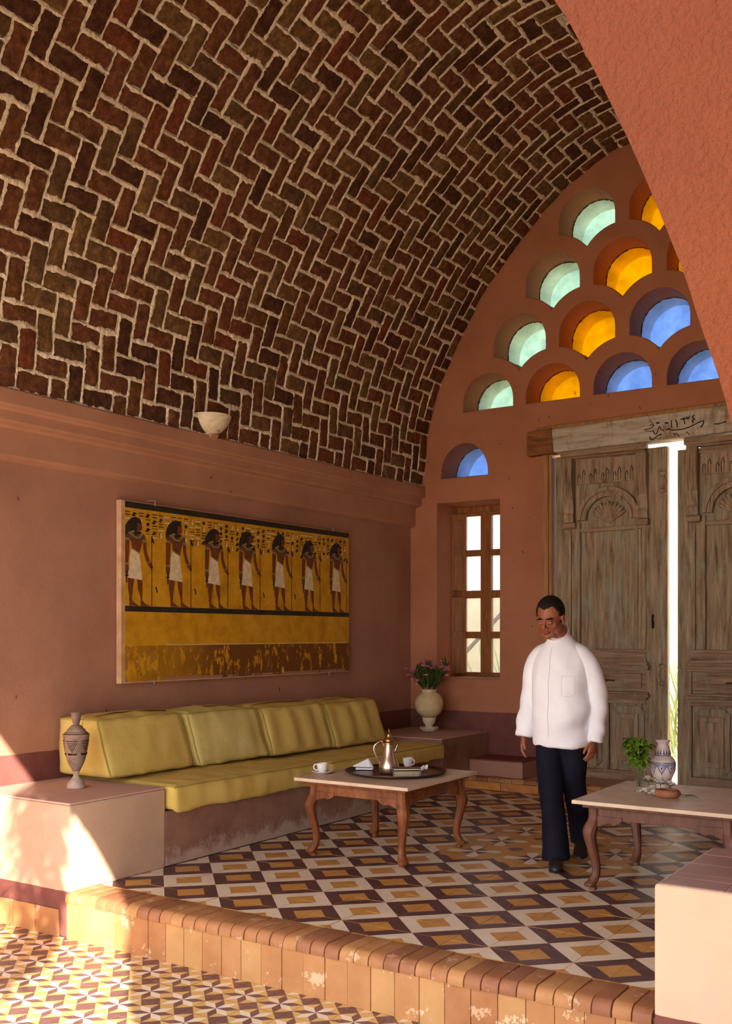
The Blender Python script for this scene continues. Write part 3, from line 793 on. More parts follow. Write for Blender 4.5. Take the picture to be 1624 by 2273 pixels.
# ---------------------------------------------------------------- old carved double doors
def leaf(name, x0, z0, ht, rz, label, mirror=False):
    d = struct(bpy.data.objects.new(name, None), label); col.objects.link(d)
    w = 1.075
    d.location = (x0, YB + .06, z0); d.rotation_euler = (0, 0, rz)
    s = (lambda a, b: (w - b, w - a)) if mirror else (lambda a, b: (a, b))
    def bx(nm, u0, u1, v0, v1, ya, yb, mat=m_door, bevel=.004, par=d):
        u0, u1 = s(u0, u1); return MB().box(u0, u1, ya, yb, v0, v1).build(nm, mat, par, bevel=bevel)
    def P(poly, ya, yb, nm, mat=m_door2, bevel=.003, par=d):
        if mirror: poly = [(w - a, b) for a, b in poly]
        return MB().prism(poly, ya, yb, 'y').build(nm, mat, par, bevel=bevel)
    Z = lambda py: pixel(1350, py, y=YB + .05).z - z0
    # structure: backing boards, stiles, rails   (y grows away from the room; face at 0)
    bx('stile', 0, .125, 0, ht, 0, .06); bx('stile', .875, .985, 0, ht, 0, .06); bx('stile', .985, w, 0, ht, -.012, .06)
    # turned edge moulding on the meeting stile
    prof_ = [(.03, 0), (.034, .01)]
    em = MB(); uc = (w - .0425) if mirror else .0425; uc = (1.03 if not mirror else w - 1.03)
    em.lathe([(.022, 0), (.034, .01), (.034, .03), (.02, .045), (.03, .07), (.038, .1), (.03, .14), (.02, .155), (.033, .17), (.036, .19), (.02, .2)], 14)
    for zz in (ht - .42, .88): em.build('turned_boss', m_door2, d, (uc, -.012, zz), smooth=True)
    bx('edge_board', .99, 1.07, .2, ht - .46, -.022, -.01, m_door); bx('edge_board', .995, 1.065, ht - .2, ht - .02, -.035, -.01, m_door2)
    zA, zB = Z(1178), Z(1441)               # tall boarded panel
    bx('rail', .12, .88, zA - .0, zA + .04, .002, .05, m_rail)
    nb = 4; us = [.245, .365, .50, .635, .77]
    for k in range(nb): bx('panel_board', us[k] + .0015, us[k + 1] - .0015, zB, zA, .03, .05, m_door, .003)
    for u0, u1, yy in ((.125, .16, -.012), (.16, .205, .004), (.205, .246, -.006), (.769, .80, -.006), (.80, .84, .004), (.84, .878, -.012)):
        bx('moulding', u0, u1, zB, zA + .09, yy, .05, m_door, .006)
    bx('rail', .12, .88, zB - .03, zB, -.004, .05, m_rail, .006)
    # stepped mouldings above the letter panel
    zc = zB - .03
    for k, (dz, yy, o_) in enumerate(((.05, -.012, 0), (.035, -.022, -.01), (.028, -.04, -.025), (.03, -.058, -.04), (.016, -.045, -.03))):
        bx('moulding', .125 + o_, .875 - o_, zc - dz, zc, yy, .05, m_rail, .005); zc -= dz
    zd = zc - .20
    bx('letter_panel', .125, .875, zd, zc, .018, .05, m_rail); bx('letter_board', .17, .83, zd + .035, zc - .035, .004, .02, m_rail, .006)
    hd = MB(); hd.tube([(-.075, -.002, 0), (-.07, -.028, 0), (0, -.034, .004), (.07, -.028, 0), (.075, -.002, 0)], .008, 8); hd.lathe([(.014, 0), (.01, .008), (0, .01)], 10, mat=Matrix.Translation((0, 0, 0)) @ Matrix.Rotation(pi / 2, 4, 'X'))
    hd.build('handle', m_brass, d, (.5, .004, (zc + zd) / 2), smooth=True)
    ze = zd
    for dz, yy, o_ in ((.018, -.04, -.03), (.028, -.056, -.04), (.022, -.034, -.02), (.04, -.01, 0)):
        bx('moulding', .125 + o_, .875 - o_, ze - dz, ze, yy, .05, m_rail, .005); ze -= dz
    # two raised lower panels
    zl = .06
    bx('rail', .12, .88, 0, zl + .03, -.006, .05, m_rail, .006)
    bx('muntin', .475, .525, zl, ze, -.002, .05)
    for ua, ub in ((.125, .475), (.525, .875)):
        bx('panel_field', ua, ub, zl + .03, ze, .03, .05)
        c = .05
        P([(ua + .02 + c, zl + .05), (ub - .02 - c, zl + .05), (ub - .02, zl + .05 + c), (ub - .02, ze - .02 - c), (ub - .02 - c, ze - .02), (ua + .02 + c, ze - .02), (ua + .02, ze - .02 - c), (ua + .02, zl + .05 + c)], .012, .032, 'bolection', m_door, .008)
        bx('raised_panel', ua + .07, ub - .07, zl + .12, ze - .09, -.004, .014, m_door2, .01)
        bx('raised_panel', ua + .115, ub - .115, zl + .17, ze - .14, -.014, -.002, m_door, .008)
    # carved head: frieze, arch, shell, corbels
    zt = Z(1006); zs = Z(1152); zf0, zf1 = Z(1070), Z(1010)
    bx('head_panel', .125, .875, zA + .04, ht - .03, .026, .05)
    bx('rail', .12, .88, ht - .05, ht, 0, .05, m_rail)
    bx('cornice_board', .075, .90, zt - .005, zt + .05, -.075, .0, m_rail, .008); bx('cornice_board', .09, .885, zt - .03, zt - .005, -.055, .0, m_rail, .006)
    fz = bx('frieze', .20, .80, zf0, zf1, .006, .028, m_door2, .003)
    # carved arcade of little keyhole niches, drawn as dark strokes standing in for groove shade
    for k in range(5):
        for q_, (du, dz, hh) in enumerate(((0, 0, .12), (.045, .0, .17))):
            uu = .235 + k * .115 + du; uu = w - uu if mirror else uu
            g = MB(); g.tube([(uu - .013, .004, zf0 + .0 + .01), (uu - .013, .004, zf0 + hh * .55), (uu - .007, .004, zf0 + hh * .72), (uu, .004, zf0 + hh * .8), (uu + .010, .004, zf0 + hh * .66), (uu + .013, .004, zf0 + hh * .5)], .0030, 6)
            g.build('niche_shade', m_darkfill, fz)
            g = MB(); g.box(uu - .009, uu + .009, -.004, .007, zf0 + .0, zf0 + hh * .55); g.build('niche_fillet', m_door2, fz, bevel=.003)
    uc = .52; uc_ = w - uc if mirror else uc
    for r0, r1, ya in ((.262, .30, -.03), (.238, .262, -.012), (.212, .238, -.024)):
        m = MB(); pts = []
        for k in range(25): a = pi * k / 24; pts.append((uc_ + r1 * cos(a), zs + r1 * sin(a)))
        for k in range(24, -1, -1): a = pi * k / 24; pts.append((uc_ + r0 * cos(a), zs + r0 * sin(a)))
        n_ = 25; v = [(a, ya, b) for a, b in pts] + [(a, .03, b) for a, b in pts]; f = []
        for k in range(24):
            i, j = k, 2 * n_ - 1 - k
            f += [(i, i + 1, j - 1, j), (50 + i, 50 + j, 50 + j - 1, 50 + i + 1), (i, 50 + i, 50 + i + 1, i + 1), (j - 1, 50 + j - 1, 50 + j, j)]
        f += [(0, 49, 99, 50), (24, 74, 75, 25)]
        m.add(v, f); m.build('arch_moulding', m_door2, d, bevel=.003)
    sh = MB()
    for k in range(11):            # scallop shell: flutes fanning from the base
        a = radians(32 + 116 * k / 10); L_ = .185 + (.012 if k % 2 else 0)
        b = Vector((uc_, .02, zs - .03)); e = Vector((uc_ + L_ * cos(a), -.004, zs - .03 + L_ * sin(a)))
        sh.tube([b, b.lerp(e, .35) + Vector((0, -.012, 0)), b.lerp(e, .8) + Vector((0, -.012, 0)), e], [.006, .011, .019, .012], 8)
    sh.build('shell', m_door2, d, smooth=True)
    for k in range(2):
        u0 = .095 if k == 0 else .805
        zz0, zz1 = zs - .02, zt - .03
        cp = [(.02, zz0), (-.03, zz0 + .005), (-.045, zz0 + .07), (-.03, zz0 + .1), (-.036, zz0 + .13), (-.05, zz0 + .22), (-.075, zz0 + .33), (-.085, zz0 + .42), (-.075, zz1), (.02, zz1)]
        u0_, u1_ = s(u0, u0 + .095)
        cb = MB().prism(cp, u0_, u1_, 'x').build('corbel', m_door2, d, bevel=.004)
        for q_ in range(4):
            x_ = u0_ + .012 + q_ * .0235
            MB().tube([(x_, a - .002, b) for a, b in cp[5:9]], .0085, 6).build('flute', m_door2, cb, smooth=True)
        bu0, bu1 = (u0 - .005, u0 + .12) if k == 0 else (u0 - .02, u0 + .105)
        bx('corbel_foot', bu0, bu1, zz0 - .055, zz0, -.06, .03, m_rail, .01)
    return d
d1 = leaf('door_1', -3.895, .11, 3.035, radians(0), 'weathered carved door leaf hung beside the window bay')
d2 = leaf('door_2', -2.735, .10, 3.00, radians(0), 'weathered carved door leaf standing ajar at the far side')
MB().tube([(1.0 - .06, -.006, 1.40), (.945, -.018, 1.44), (.94, -.02, 1.48), (.945, -.018, 1.52)], [.016, .022, .014, .02], 8, flat=.5).build('door_pull', m_iron, d1, smooth=True)
# frame: posts and the carved lintel
fr = struct(bpy.data.objects.new('trim_5', None), 'old door frame with inscribed timber lintel'); col.objects.link(fr)
fr.location = (-2.8, YB, .108)
def fpart(nm, m, mat, **kw): return m.build(nm, mat, fr, (2.8, -YB, -.108), **kw)
fpart('post', MB().box(-3.995, -3.935, YB - .03, YB + .12, .108, 3.18), m_post, bevel=.005); fpart('post', MB().box(-3.945, -3.905, YB - .012, YB + .1, .108, 3.18), m_post, bevel=.006)
fpart('post', MB().box(-1.66, -1.58, YB - .03, YB + .12, .108, 3.18), m_post, bevel=.006)
# lintel: a long weathered beam, bottom edge rising slightly
lp = [(-4.09, 3.165), (-1.5, 3.205), (-1.5, 3.44), (-4.12, 3.385)]
lt = fpart('lintel', MB().prism(lp, YB - .075, YB + .13, 'y'), m_lint, bevel=.012)
fpart('lintel_cap', MB().prism([(-4.05, 3.388), (-1.5, 3.442), (-1.5, 3.475), (-4.05, 3.425)], YB - .045, YB + .1, 'y'), m_post, bevel=.008)
fpart('lintel_end', MB().prism([(-4.13, 3.155), (-3.86, 3.163), (-3.88, 3.40), (-4.13, 3.385)], YB - .088, YB + .05, 'y'), wood('bare brown timber end', (96, 56, 30), (138, 88, 50), (160, 110, 68), (2, 10, 12), .8, .6), bevel=.012)
# carved lettering: numerals and strokes read from the beam, laid on as dark strokes for shade in the cuts
def stroke(pts, r=.007):
    r *= .72
    P = [pixel(1350 + a * 274 / 1624, 890 + b * 120 / 711, y=YB - .077) for a, b in pts]
    P = spline(P, 4) if len(P) > 2 else P
    return MB().tube(P, r, 6, flat=.8)
cv = MB()
for pts, r in (([(830, 255), (826, 300), (832, 350)], .008), ([(880, 245), (900, 290), (902, 345)], .008), ([(950, 235), (965, 245), (985, 230), (1005, 305)], .008), ([(1030, 205), (1045, 240), (1062, 200)], .008), ([(990, 215), (1010, 240), (1030, 210)], .007),
               ([(1130, 185), (1102, 215), (1132, 238), (1100, 262), (1120, 285)], .008), ([(760, 380), (800, 368), (840, 385), (1000, 365), (1120, 315), (1200, 275), (1250, 265), (1240, 310), (1210, 350)], .008),
               ([(585, 390), (605, 430), (635, 428), (668, 335), (690, 375), (730, 395)], .007), ([(470, 380), (560, 355), (590, 320), (560, 310), (545, 330)], .006), ([(540, 470), (560, 510), (600, 495), (650, 455), (700, 440)], .008), ([(850, 420), (870, 450), (890, 425), (930, 470)], .006), ([(1010, 410), (1040, 415), (1065, 450)], .005),
               ([(1390, 300), (1450, 300), (1550, 268)], .007), ([(630, 290), (670, 288)], .012), ([(745, 290), (785, 290)], .012), ([(540, 255), (580, 290), (600, 330)], .004), ([(480, 395), (580, 400)], .004)):
    st_ = stroke(pts, r); cv.add(st_.v, st_.f)
cv.build('inscription_shade', m_darkfill, lt, smooth=True)
# ---------------------------------------------------------------- cabriole tables
m_tw = wood('orange brown table wood', (86, 45, 25), (122, 68, 38), (146, 90, 54), (9, 9, 2), .42, .2, worn=(156, 98, 60))
m_tw2 = wood('dull brown table wood', (74, 44, 32), (104, 64, 47), (126, 84, 64), (9, 9, 2), .5, .2)
m_stone = M('cream limestone slab', (206, 178, 148), (222, 198, 170), 9, .45, .4, detail=8)
def table(label, loc, wx, wy, wood_m, rz=0):
    t = thing('coffee_table', label, 'table', loc, rz, 'low cabriole tables')
    H = .515
    MB().box(-wx / 2, wx / 2, -wy / 2, wy / 2, H - .022, H).build('tabletop', m_stone, t, bevel=.004)
    MB().box(-wx / 2 + .045, wx / 2 - .045, -wy / 2 + .045, wy / 2 - .045, H - .045, H - .022).build('under_moulding', wood_m, t, bevel=.006)
    lx, ly = wx / 2 - .10, wy / 2 - .10
    for sx, sy in ((-1, -1), (1, -1), (1, 1), (-1, 1)):
        # leg: square section swept along an S curve on the diagonal
        path = [(0, .47), (.0, .41), (.014, .37), (.026, .335), (.024, .29), (.008, .22), (-.006, .15), (-.008, .10), (.006, .06), (.024, .035), (.024, .022), (.008, .018), (.008, 0)]
        wd = [.031, .031, .036, .036, .031, .026, .022, .021, .026, .031, .026, .018, .019]
        rings = []
        sp = spline([(a, b, w_) for (a, b), w_ in zip(path, wd)], 3)
        for p in sp:
            o_ = p.x * .8; w_ = p.z; cx, cy = sx * (lx + o_), sy * (ly + o_)
            ch = w_ * .55
            ring = [(cx + a * w_, cy + b * ch, p.y) if k % 2 == 0 else (cx + a * ch, cy + b * w_, p.y) for k, (a, b) in enumerate(((1, 1), (1, 1), (-1, 1), (-1, 1), (-1, -1), (-1, -1), (1, -1), (1, -1)))]
            ring = [(cx + w_, cy - ch, p.y), (cx + w_, cy + ch, p.y), (cx + ch, cy + w_, p.y), (cx - ch, cy + w_, p.y), (cx - w_, cy + ch, p.y), (cx - w_, cy - ch, p.y), (cx - ch, cy - w_, p.y), (cx + ch, cy - w_, p.y)]
            rings.append(ring)
        lg = MB().loft(rings[::-1]).build('leg', wood_m, t, smooth=True, angle=35)
        # carved knee brackets either side of the leg
        br = [(.0, .425), (.15, .425), (.145, .40), (.12, .385), (.10, .375), (.07, .385), (.04, .375), (.0, .36)]
        MB().prism([(sx * (lx - .02 - a), b) for a, b in br], sy * (ly + .024), sy * (ly - .002), 'y').build('knee_bracket', wood_m, t, bevel=.004)
        MB().prism([(sy * (ly - .02 - a), b) for a, b in br], sx * (lx + .024), sx * (lx - .002), 'x').build('knee_bracket', wood_m, t, bevel=.004)
    for s_ in (-1, 1):
        MB().box(-lx, lx, s_ * (ly + .006) - .012, s_ * (ly + .006) + .012, .405, H - .045).build('apron', wood_m, t, bevel=.003)
        MB().box(s_ * (lx + .006) - .012, s_ * (lx + .006) + .012, -ly, ly, .405, H - .045).build('apron', wood_m, t, bevel=.003)
    return t
T1 = (-3.675, 5.86, 0); T2 = (-1.765, 5.985, 0); TH = .515
table('orange brown cabriole coffee table carrying the round dark tray', T1, .87, .93, m_tw)
table('dull brown cabriole coffee table carrying a painted jar and mint', T2, .94, .93, m_tw2)

# ---------------------------------------------------------------- sofa cushions
def clothmat(name, a, b):
    t = NT(name); p = t.pos(); c = t.ramp(t.noise(p, 5, 5), [(.3, a), (.7, b)])
    h = t.math('ADD', t.noise(p, 700, 2), t.math('MULTIPLY', t.noise(t.pos((1, 1, 1)), 14, 4, .6, .8), 2.5))
    t.bump(h, .35, .006); m_ = t.fin(c, .85, .15)
    return m_
m_cush = clothmat('mustard canvas', (210, 180, 92), (226, 198, 112))
m_cush2 = clothmat('paler mustard canvas', (212, 192, 112), (226, 208, 132))
m_pipe = M('mustard piping', (160, 142, 66), (176, 158, 80), 9, .85)
def rbox(lx, ly, lz, nx, ny, nz, rnd, puff, wr, seed, sag=None):
    """rounded, puffed, wrinkled box centred on x,y with its underside at z 0"""
    m = MB(); idx = {}; v = []
    def pt(i, j, k):
        a, b, c = 2 * i / nx - 1, 2 * j / ny - 1, 2 * k / nz - 1
        P = Vector((a * lx / 2, b * ly / 2, c * lz / 2))
        inner = Vector((max(-lx / 2 + rnd, min(lx / 2 - rnd, P.x)), max(-ly / 2 + rnd, min(ly / 2 - rnd, P.y)), max(-lz / 2 + rnd, min(lz / 2 - rnd, P.z))))
        d = P - inner
        if d.length > 1e-6: P = inner + d.normalized() * min(d.length, rnd)
        P += Vector((a * (1 - b * b) * (1 - c * c), b * (1 - a * a) * (1 - c * c), c * (1 - a * a) * (1 - b * b))) * puff
        nrm = d.normalized() if d.length > 1e-6 else Vector((0, 0, 1))
        w = wr * (N(P.x * 7 + seed, P.y * 7, P.z * 7) + .6 * N(P.x * 3 + seed, P.y * 16, P.z * 5 + 4) + .5 * N(P.x * 16 + 9, P.y * 4 + seed, P.z * 14))
        P += nrm * w
        P.z += lz / 2
        if sag: P = sag(P)
        return tuple(P)
    def vid(i, j, k):
        if (i, j, k) not in idx: idx[(i, j, k)] = len(v); v.append(pt(i, j, k))
        return idx[(i, j, k)]
    f = []
    for i in range(nx):
        for j in range(ny):
            f.append((vid(i, j, 0), vid(i, j + 1, 0), vid(i + 1, j + 1, 0), vid(i + 1, j, 0))); f.append((vid(i, j, nz), vid(i + 1, j, nz), vid(i + 1, j + 1, nz), vid(i, j + 1, nz)))
    for i in range(nx):
        for k in range(nz):
            f.append((vid(i, 0, k), vid(i + 1, 0, k), vid(i + 1, 0, k + 1), vid(i, 0, k + 1))); f.append((vid(i, ny, k), vid(i, ny, k + 1), vid(i + 1, ny, k + 1), vid(i + 1, ny, k)))
    for j in range(ny):
        for k in range(nz):
            f.append((vid(0, j, k), vid(0, j, k + 1), vid(0, j + 1, k + 1), vid(0, j + 1, k))); f.append((vid(nx, j, k), vid(nx, j + 1, k), vid(nx, j + 1, k + 1), vid(nx, j, k + 1)))
    m.add(v, f); edges = []
    for k in (nz,):
        edges.append([v[vid(i, 0, k)] for i in range(nx + 1)] + [v[vid(nx, j, k)] for j in range(1, ny + 1)] + [v[vid(i, ny, k)] for i in range(nx - 1, -1, -1)] + [v[vid(0, j, k)] for j in range(ny - 1, -1, -1)])
    edges.append([v[vid(nx, j, 0)] for j in range(ny + 1)] + [v[vid(nx, ny, k)] for k in range(1, nz + 1)] + [v[vid(nx, j, nz)] for j in range(ny - 1, -1, -1)] + [v[vid(nx, 0, k)] for k in range(nz - 1, -1, -1)])
    return m, edges
def outward(ed, c, k=1.003): return [tuple(Vector(c) + (Vector(p) - Vector(c)) * k) for p in ed]
def seat(y0, y1, h0, h1, label, seed):
    t = thing('seat_cushion', label, 'cushion', ((XL - 4.515) / 2 + .02, (y0 + y1) / 2, .347), 0, 'long seat cushions')
    L_ = y1 - y0
    def sag(P):
        k = P.y / L_ + .5; hz = h0 + (h1 - h0) * k
        z = P.z * hz / .16
        z = max(z, .004)
        if P.x > .424 and P.z < .1: z -= .022 * min(1, (P.x - .424) / .02) * (1 + .5 * N(P.y * 5, seed))   # front skirt droops over the base
        return Vector((P.x + .006 * N(P.y * 9, P.z * 8, seed) * (1 if P.x > .3 else 0), P.y, z))
    m, eg = rbox(XL * -1 - 4.515 - .05, L_ - .03, .16, 26, int(L_ * 34), 8, .035, .018, .006, seed, sag)
    o = m.build('cover', m_cush, t, smooth=True, angle=60)
    MB().tube(outward(eg[0], (0, 0, .08)), .0055, 6).build('piping', m_pipe, t, smooth=True)
seat(4.70, 6.36, .162, .145, 'long mustard seat cushion beside the cream lantern block', 3)
seat(6.385, 8.205, .135, .118, 'long mustard seat cushion ending at the flower urn block', 8)
def backc(y0, y1, mat, label, seed, tilt, h=.375):
    """cushion standing on the seat and leaning on the wall: front face slopes back"""
    zb = .532 - .013 * (y0 - 4.7); t = thing('back_cushion', label, 'cushion', (-5.185, (y0 + y1) / 2, zb), 0, 'loose back cushions')
    L_ = y1 - y0
    def sag(P):
        k = P.z / h
        front = P.x > 0
        x = P.x
        if front: x -= .13 * k
        return Vector((x + .012 * sin(P.y * 26 + seed) * (1 if front and k > .1 and k < .9 else 0) * (.8 if seed in (23, 24) else .2), P.y + .012 * N(P.z * 6, seed) , max(P.z, .0) + .008 * N(P.y * 5 + seed) * k))
    m, eg = rbox(.50, L_ - .05, h, 10, int(L_ * 34), 14, .03, .022, .007, seed, sag)
    m.build('cover', mat, t, smooth=True, angle=60)
    MB().tube(outward(eg[0], (0, 0, h / 2)), .0055, 6).build('piping', m_pipe, t, smooth=True)
    MB().tube(outward(eg[1], (0, 0, h / 2)), .0055, 6).build('piping', m_pipe, t, smooth=True)
    ed = [(.25 - .13 * k / 10 + .002, s_ * (L_ / 2 - .012), h * (.05 + .9 * k / 10)) for s_ in (-1, 1) for k in range(11)]
    t.rotation_euler = (0, 0, tilt)
backc(4.545, 5.365, m_cush, 'mustard back cushion with a smooth front next to the clay lantern', 21, .0)
backc(5.37, 6.20, m_cush2, 'paler mustard back cushion, second along from the clay lantern', 22, .01)
backc(6.205, 7.03, m_cush, 'mustard back cushion with vertical creases, third along from the clay lantern', 23, -.012)
backc(7.035, 7.885, m_cush, 'mustard back cushion standing furthest from the clay lantern', 24, .0)
# ---------------------------------------------------------------- wall painting (generic row of standing figures on ochre)
def ochrepaint():
    t = NT('ochre painted plaster'); p = t.pos()
    c = t.ramp(t.noise(p, 7, 8, .7), [(.25, (166, 112, 16)), (.5, (206, 148, 24)), (.75, (224, 170, 46))])
    z = t.sep(p)[2]; y = t.sep(p)[1]
    # flaked brown layer along the foot of the panel
    flake = t.noise(t.pos((1, 5, 2.4)), 3.2, 8, .72)
    zone = t.math('MULTIPLY', t.math('LESS_THAN', z, 1.372), t.math('GREATER_THAN', t.math('ADD', z, t.math('MULTIPLY', t.noise(p, 4, 3), .02)), 1.125))
    zone = t.math('MULTIPLY', zone, t.math('MINIMUM', t.math('MAXIMUM', t.math('MULTIPLY', t.math('SUBTRACT', y, 5.2), 1.1), .55), 1.12))
    bare = t.math('MULTIPLY', zone, t.math('MINIMUM', t.math('MAXIMUM', t.math('MULTIPLY', t.math('SUBTRACT', t.math('ADD', flake, t.math('MULTIPLY', t.math('MINIMUM', t.math('SUBTRACT', y, 5.2), .35), .25)), .50), 22), 0), 1))
    c = t.mix(bare, c, (118, 70, 26))
    c = t.mix(t.math('MULTIPLY', t.math('LESS_THAN', z, 1.135), t.math('GREATER_THAN', t.noise(t.pos((1, 3, 1)), 3, 5), .47)), c, (168, 122, 98))
    t.bump(t.noise(p, 30, 6), .25, .004); return t.fin(c, .7, .2)
m_paint = ochrepaint()
m_pblack = M('black paint', (38, 32, 24), (52, 44, 32), 20, .7)
m_pskin = M('brown figure paint', (104, 54, 26), (122, 66, 32), 20, .7)
m_pkilt = M('cream kilt paint', (214, 192, 150), (234, 214, 174), 24, .75, lo=.4, hi=.6)
m_pgreen = M('grey green paint', (120, 116, 84), (140, 132, 98), 20, .7)
m_pedge = M('bare canvas edge', (186, 140, 104), (206, 166, 130), 12, .85)
PXF = XL + .062
pn = thing('wall_painting', 'ochre panel painting of seven standing figures with staffs on stucco wall', 'painting', (PXF, 6.52, 1.1))
def PP(mb_, nm, mat, par=pn, **kw): return mb_.build(nm, mat, par, (-PXF, -6.52, -1.1), **kw)
PY0, PY1, PZ0, PZ1 = 5.105, 7.945, 1.105, 2.40
PP(MB().box(XL + .012, PXF - .001, PY0, PY1, PZ0, PZ1), 'canvas_edge', m_pedge, bevel=.004)
PP(MB().prism([(PY0 + .035, PZ0 + .012), (PY1 - .004, PZ0 + .006), (PY1 - .004, PZ1 - .004), (PY0 + .035, PZ1 - .004)], PXF - .0012, PXF, 'x'), 'painted_face', m_paint)
def flat(polys, nm, mat, par=pn, off=.0008):
    m_ = MB()
    for q_ in polys: m_.add([(PXF + off, a, b) for a, b in q_], [tuple(range(len(q_)))])
    return PP(m_, nm, mat, par)
rc = lambda a, b, c, d: [(a, c), (b, c), (b, d), (a, d)]
flat([rc(PY0 + .035, PY1 - .004, PZ1 - .05, PZ1 - .006), rc(PY0 + .035, PY1 - .004, 1.615, 1.655)], 'painted_border', m_pblack)
flat([[(5.55, 1.372), (7.9, 1.376), (7.9, 1.383), (5.55, 1.380)], [(6.93, 1.13), (6.96, 1.13), (6.955, 1.175), (6.94, 1.17)]], 'torn_edge', M('pale torn paper', (206, 176, 110), (226, 200, 140), 20, .8), off=.001)
# figure drawn once in metres, foot line at 0
def F(pts): return [((a - 790) / (6.496 * 193), (1535 - b) / (6.496 * 312)) for a, b in pts]
FIG = {
 'skin': [F([(690, 560), (735, 525), (800, 540), (860, 515), (905, 560), (925, 640), (885, 645), (870, 690), (845, 805), (750, 748), (735, 645), (660, 645), (668, 600)]),
          F([(660, 645), (722, 645), (716, 800), (705, 960), (715, 1040), (700, 1078), (660, 1060), (658, 900)]), F([(885, 640), (925, 640), (930, 760), (960, 880), (1000, 955), (1012, 1000), (985, 1018), (955, 980), (915, 890), (890, 780)]),
          F([(700, 1150), (780, 1165), (762, 1300), (750, 1460), (790, 1500), (838, 1533), (720, 1533), (715, 1400), (700, 1280)]), F([(810, 1170), (877, 1178), (880, 1330), (875, 1450), (910, 1500), (978, 1535), (855, 1535), (855, 1430), (825, 1300)]),
          F([(800, 400), (868, 400), (872, 440), (880, 462), (870, 490), (846, 512), (850, 545), (800, 550)])],
 'kilt': [F([(745, 752), (842, 818), (860, 1000), (877, 1180), (698, 1156), (718, 1000), (725, 850)])],
 'belt': [F([(748, 742), (845, 805), (842, 822), (745, 760)]), F([(700, 545), (735, 525), (790, 585), (835, 590), (872, 520), (892, 545), (845, 615), (785, 612)]), F([(660, 615), (722, 620), (722, 650), (660, 645)]), F([(880, 625), (928, 625), (928, 655), (882, 655)]), F([(660, 950), (706, 955), (706, 985), (660, 980)]), F([(940, 925), (968, 912), (975, 930), (950, 945)])],
 'wig': [F([(655, 605), (655, 520), (670, 450), (700, 390), (745, 340), (790, 320), (835, 335), (862, 370), (866, 402), (812, 402), (808, 592), (778, 592), (774, 505), (712, 535), (680, 575)])],
 'staff': [F([(989, 600), (998, 600), (998, 1540), (989, 1540)]), F([(986, 562), (1004, 575), (1028, 650), (1020, 668), (998, 640), (989, 660), (989, 600)]), F([(676, 1110), (694, 1110), (692, 1225), (678, 1225)]), F([(662, 1118), (710, 1118), (710, 1134), (662, 1134)]), F([(668, 1062), (704, 1062), (696, 1110), (676, 1110)])]}
YS = [pixel(px, 1300, x=PXF).y for px in (336.6, 423.4, 505.5, 576.9, 646.9, 709.7, 768.3)]
PN = {'skin': ['painted_figure', 'arm', 'arm', 'leg', 'leg', 'face'], 'kilt': ['kilt'], 'wig': ['wig'], 'belt': ['belt', 'collar', 'armband', 'armband', 'bracelet', 'bracelet'], 'staff': ['staff', 'staff_head', 'amulet_stem', 'amulet_bar', 'amulet_loop']}
for k, ys in enumerate(YS):
    sc = 1.06 + .025 * sin(k * 2.1); y0 = ys - .163; root = None
    for nm, mt, off in (('skin', m_pskin, .0010), ('kilt', m_pkilt, .0013), ('wig', m_pblack, .0016), ('belt', m_pgreen, .0018), ('staff', m_pblack, .0013)):
        for pnm, po in zip(PN[nm], FIG[nm]):
            m_ = MB(); m_.add([(PXF + off, min(max(y0 + a, PY0 + .037), PY1 - .006), 1.656 + b * sc) for a, b in po], [tuple(range(len(po)))])
            if root is None: root = PP(m_, pnm, mt)
            else: m_.build(pnm, mt, root)
# rows of little painted signs between the heads
r = random.Random(4); gb, gw = MB(), MB()
def put(mb_, poly): mb_.add([(PXF + .001, a, b) for a, b in poly], [tuple(range(len(poly)))])
y = PY0 + .06
while y < PY1 - .06:
    fi = min(range(7), key=lambda i: abs(YS[i] - .19 - y)); clash = abs(YS[fi] - .185 - y) < .085
    zlo = 2.275 if clash else 2.13 + .04 * r.random()
    z = PZ1 - .075
    while z > zlo:
        w = r.uniform(.02, .03); k = r.random()
        if k < .35: put(gb, rc(y - w, y + w, z - .007, z)); z -= .02
        elif k < .5: put(gw, rc(y - w, y + w, z - .013, z - .003)); put(gb, rc(y - w, y + w, z - .003, z)); z -= .024
        elif k < .65:
            for q_ in (-1, 0, 1): put(gb, rc(y + q_ * .018 - .004, y + q_ * .018 + .004, z - .008, z))
            z -= .018
        elif k < .8: put(gb, [(y + .017 * cos(a * pi / 4), z - .016 + .014 * sin(a * pi / 4)) for a in range(8)]); z -= .04
        elif k < .9: put(gb, [(y - w, z - .03), (y - w * .2, z), (y + w, z - .012), (y + w * .2, z - .02), (y + w * .3, z - .032)]); z -= .042
        else: put(gw, [(y - .01, z - .04), (y + .012, z - .04), (y + .002, z)]); put(gb, rc(y - .016, y - .011, z - .04, z)); z -= .05
    y += .066
for ys in YS: 
    if r.random() < .8: put(gb, [(ys + .035, 1.80), (ys + .05, 1.80), (ys + .062, 1.76), (ys + .05, 1.755)])
stuff(PP(gb, 'painted_signs', m_pblack)); stuff(PP(gw, 'painted_signs_white', m_pkilt))
for yy, zz, up in ((5.43, PZ1, 1), (7.68, PZ1, 1), (5.42, PZ0, -1), (7.62, PZ0, -1)):
    PP(MB().tube([(XL + .004, yy - .03, zz + up * .022), (PXF - .01, yy, zz + up * .026), (PXF + .004, yy, zz + up * .02), (PXF + .005, yy + .002, zz - up * .012)], .005, 6), 'hanging_clip', M('steel clip', (170, 160, 148), None, rough=.4, metal=.6), smooth=True)

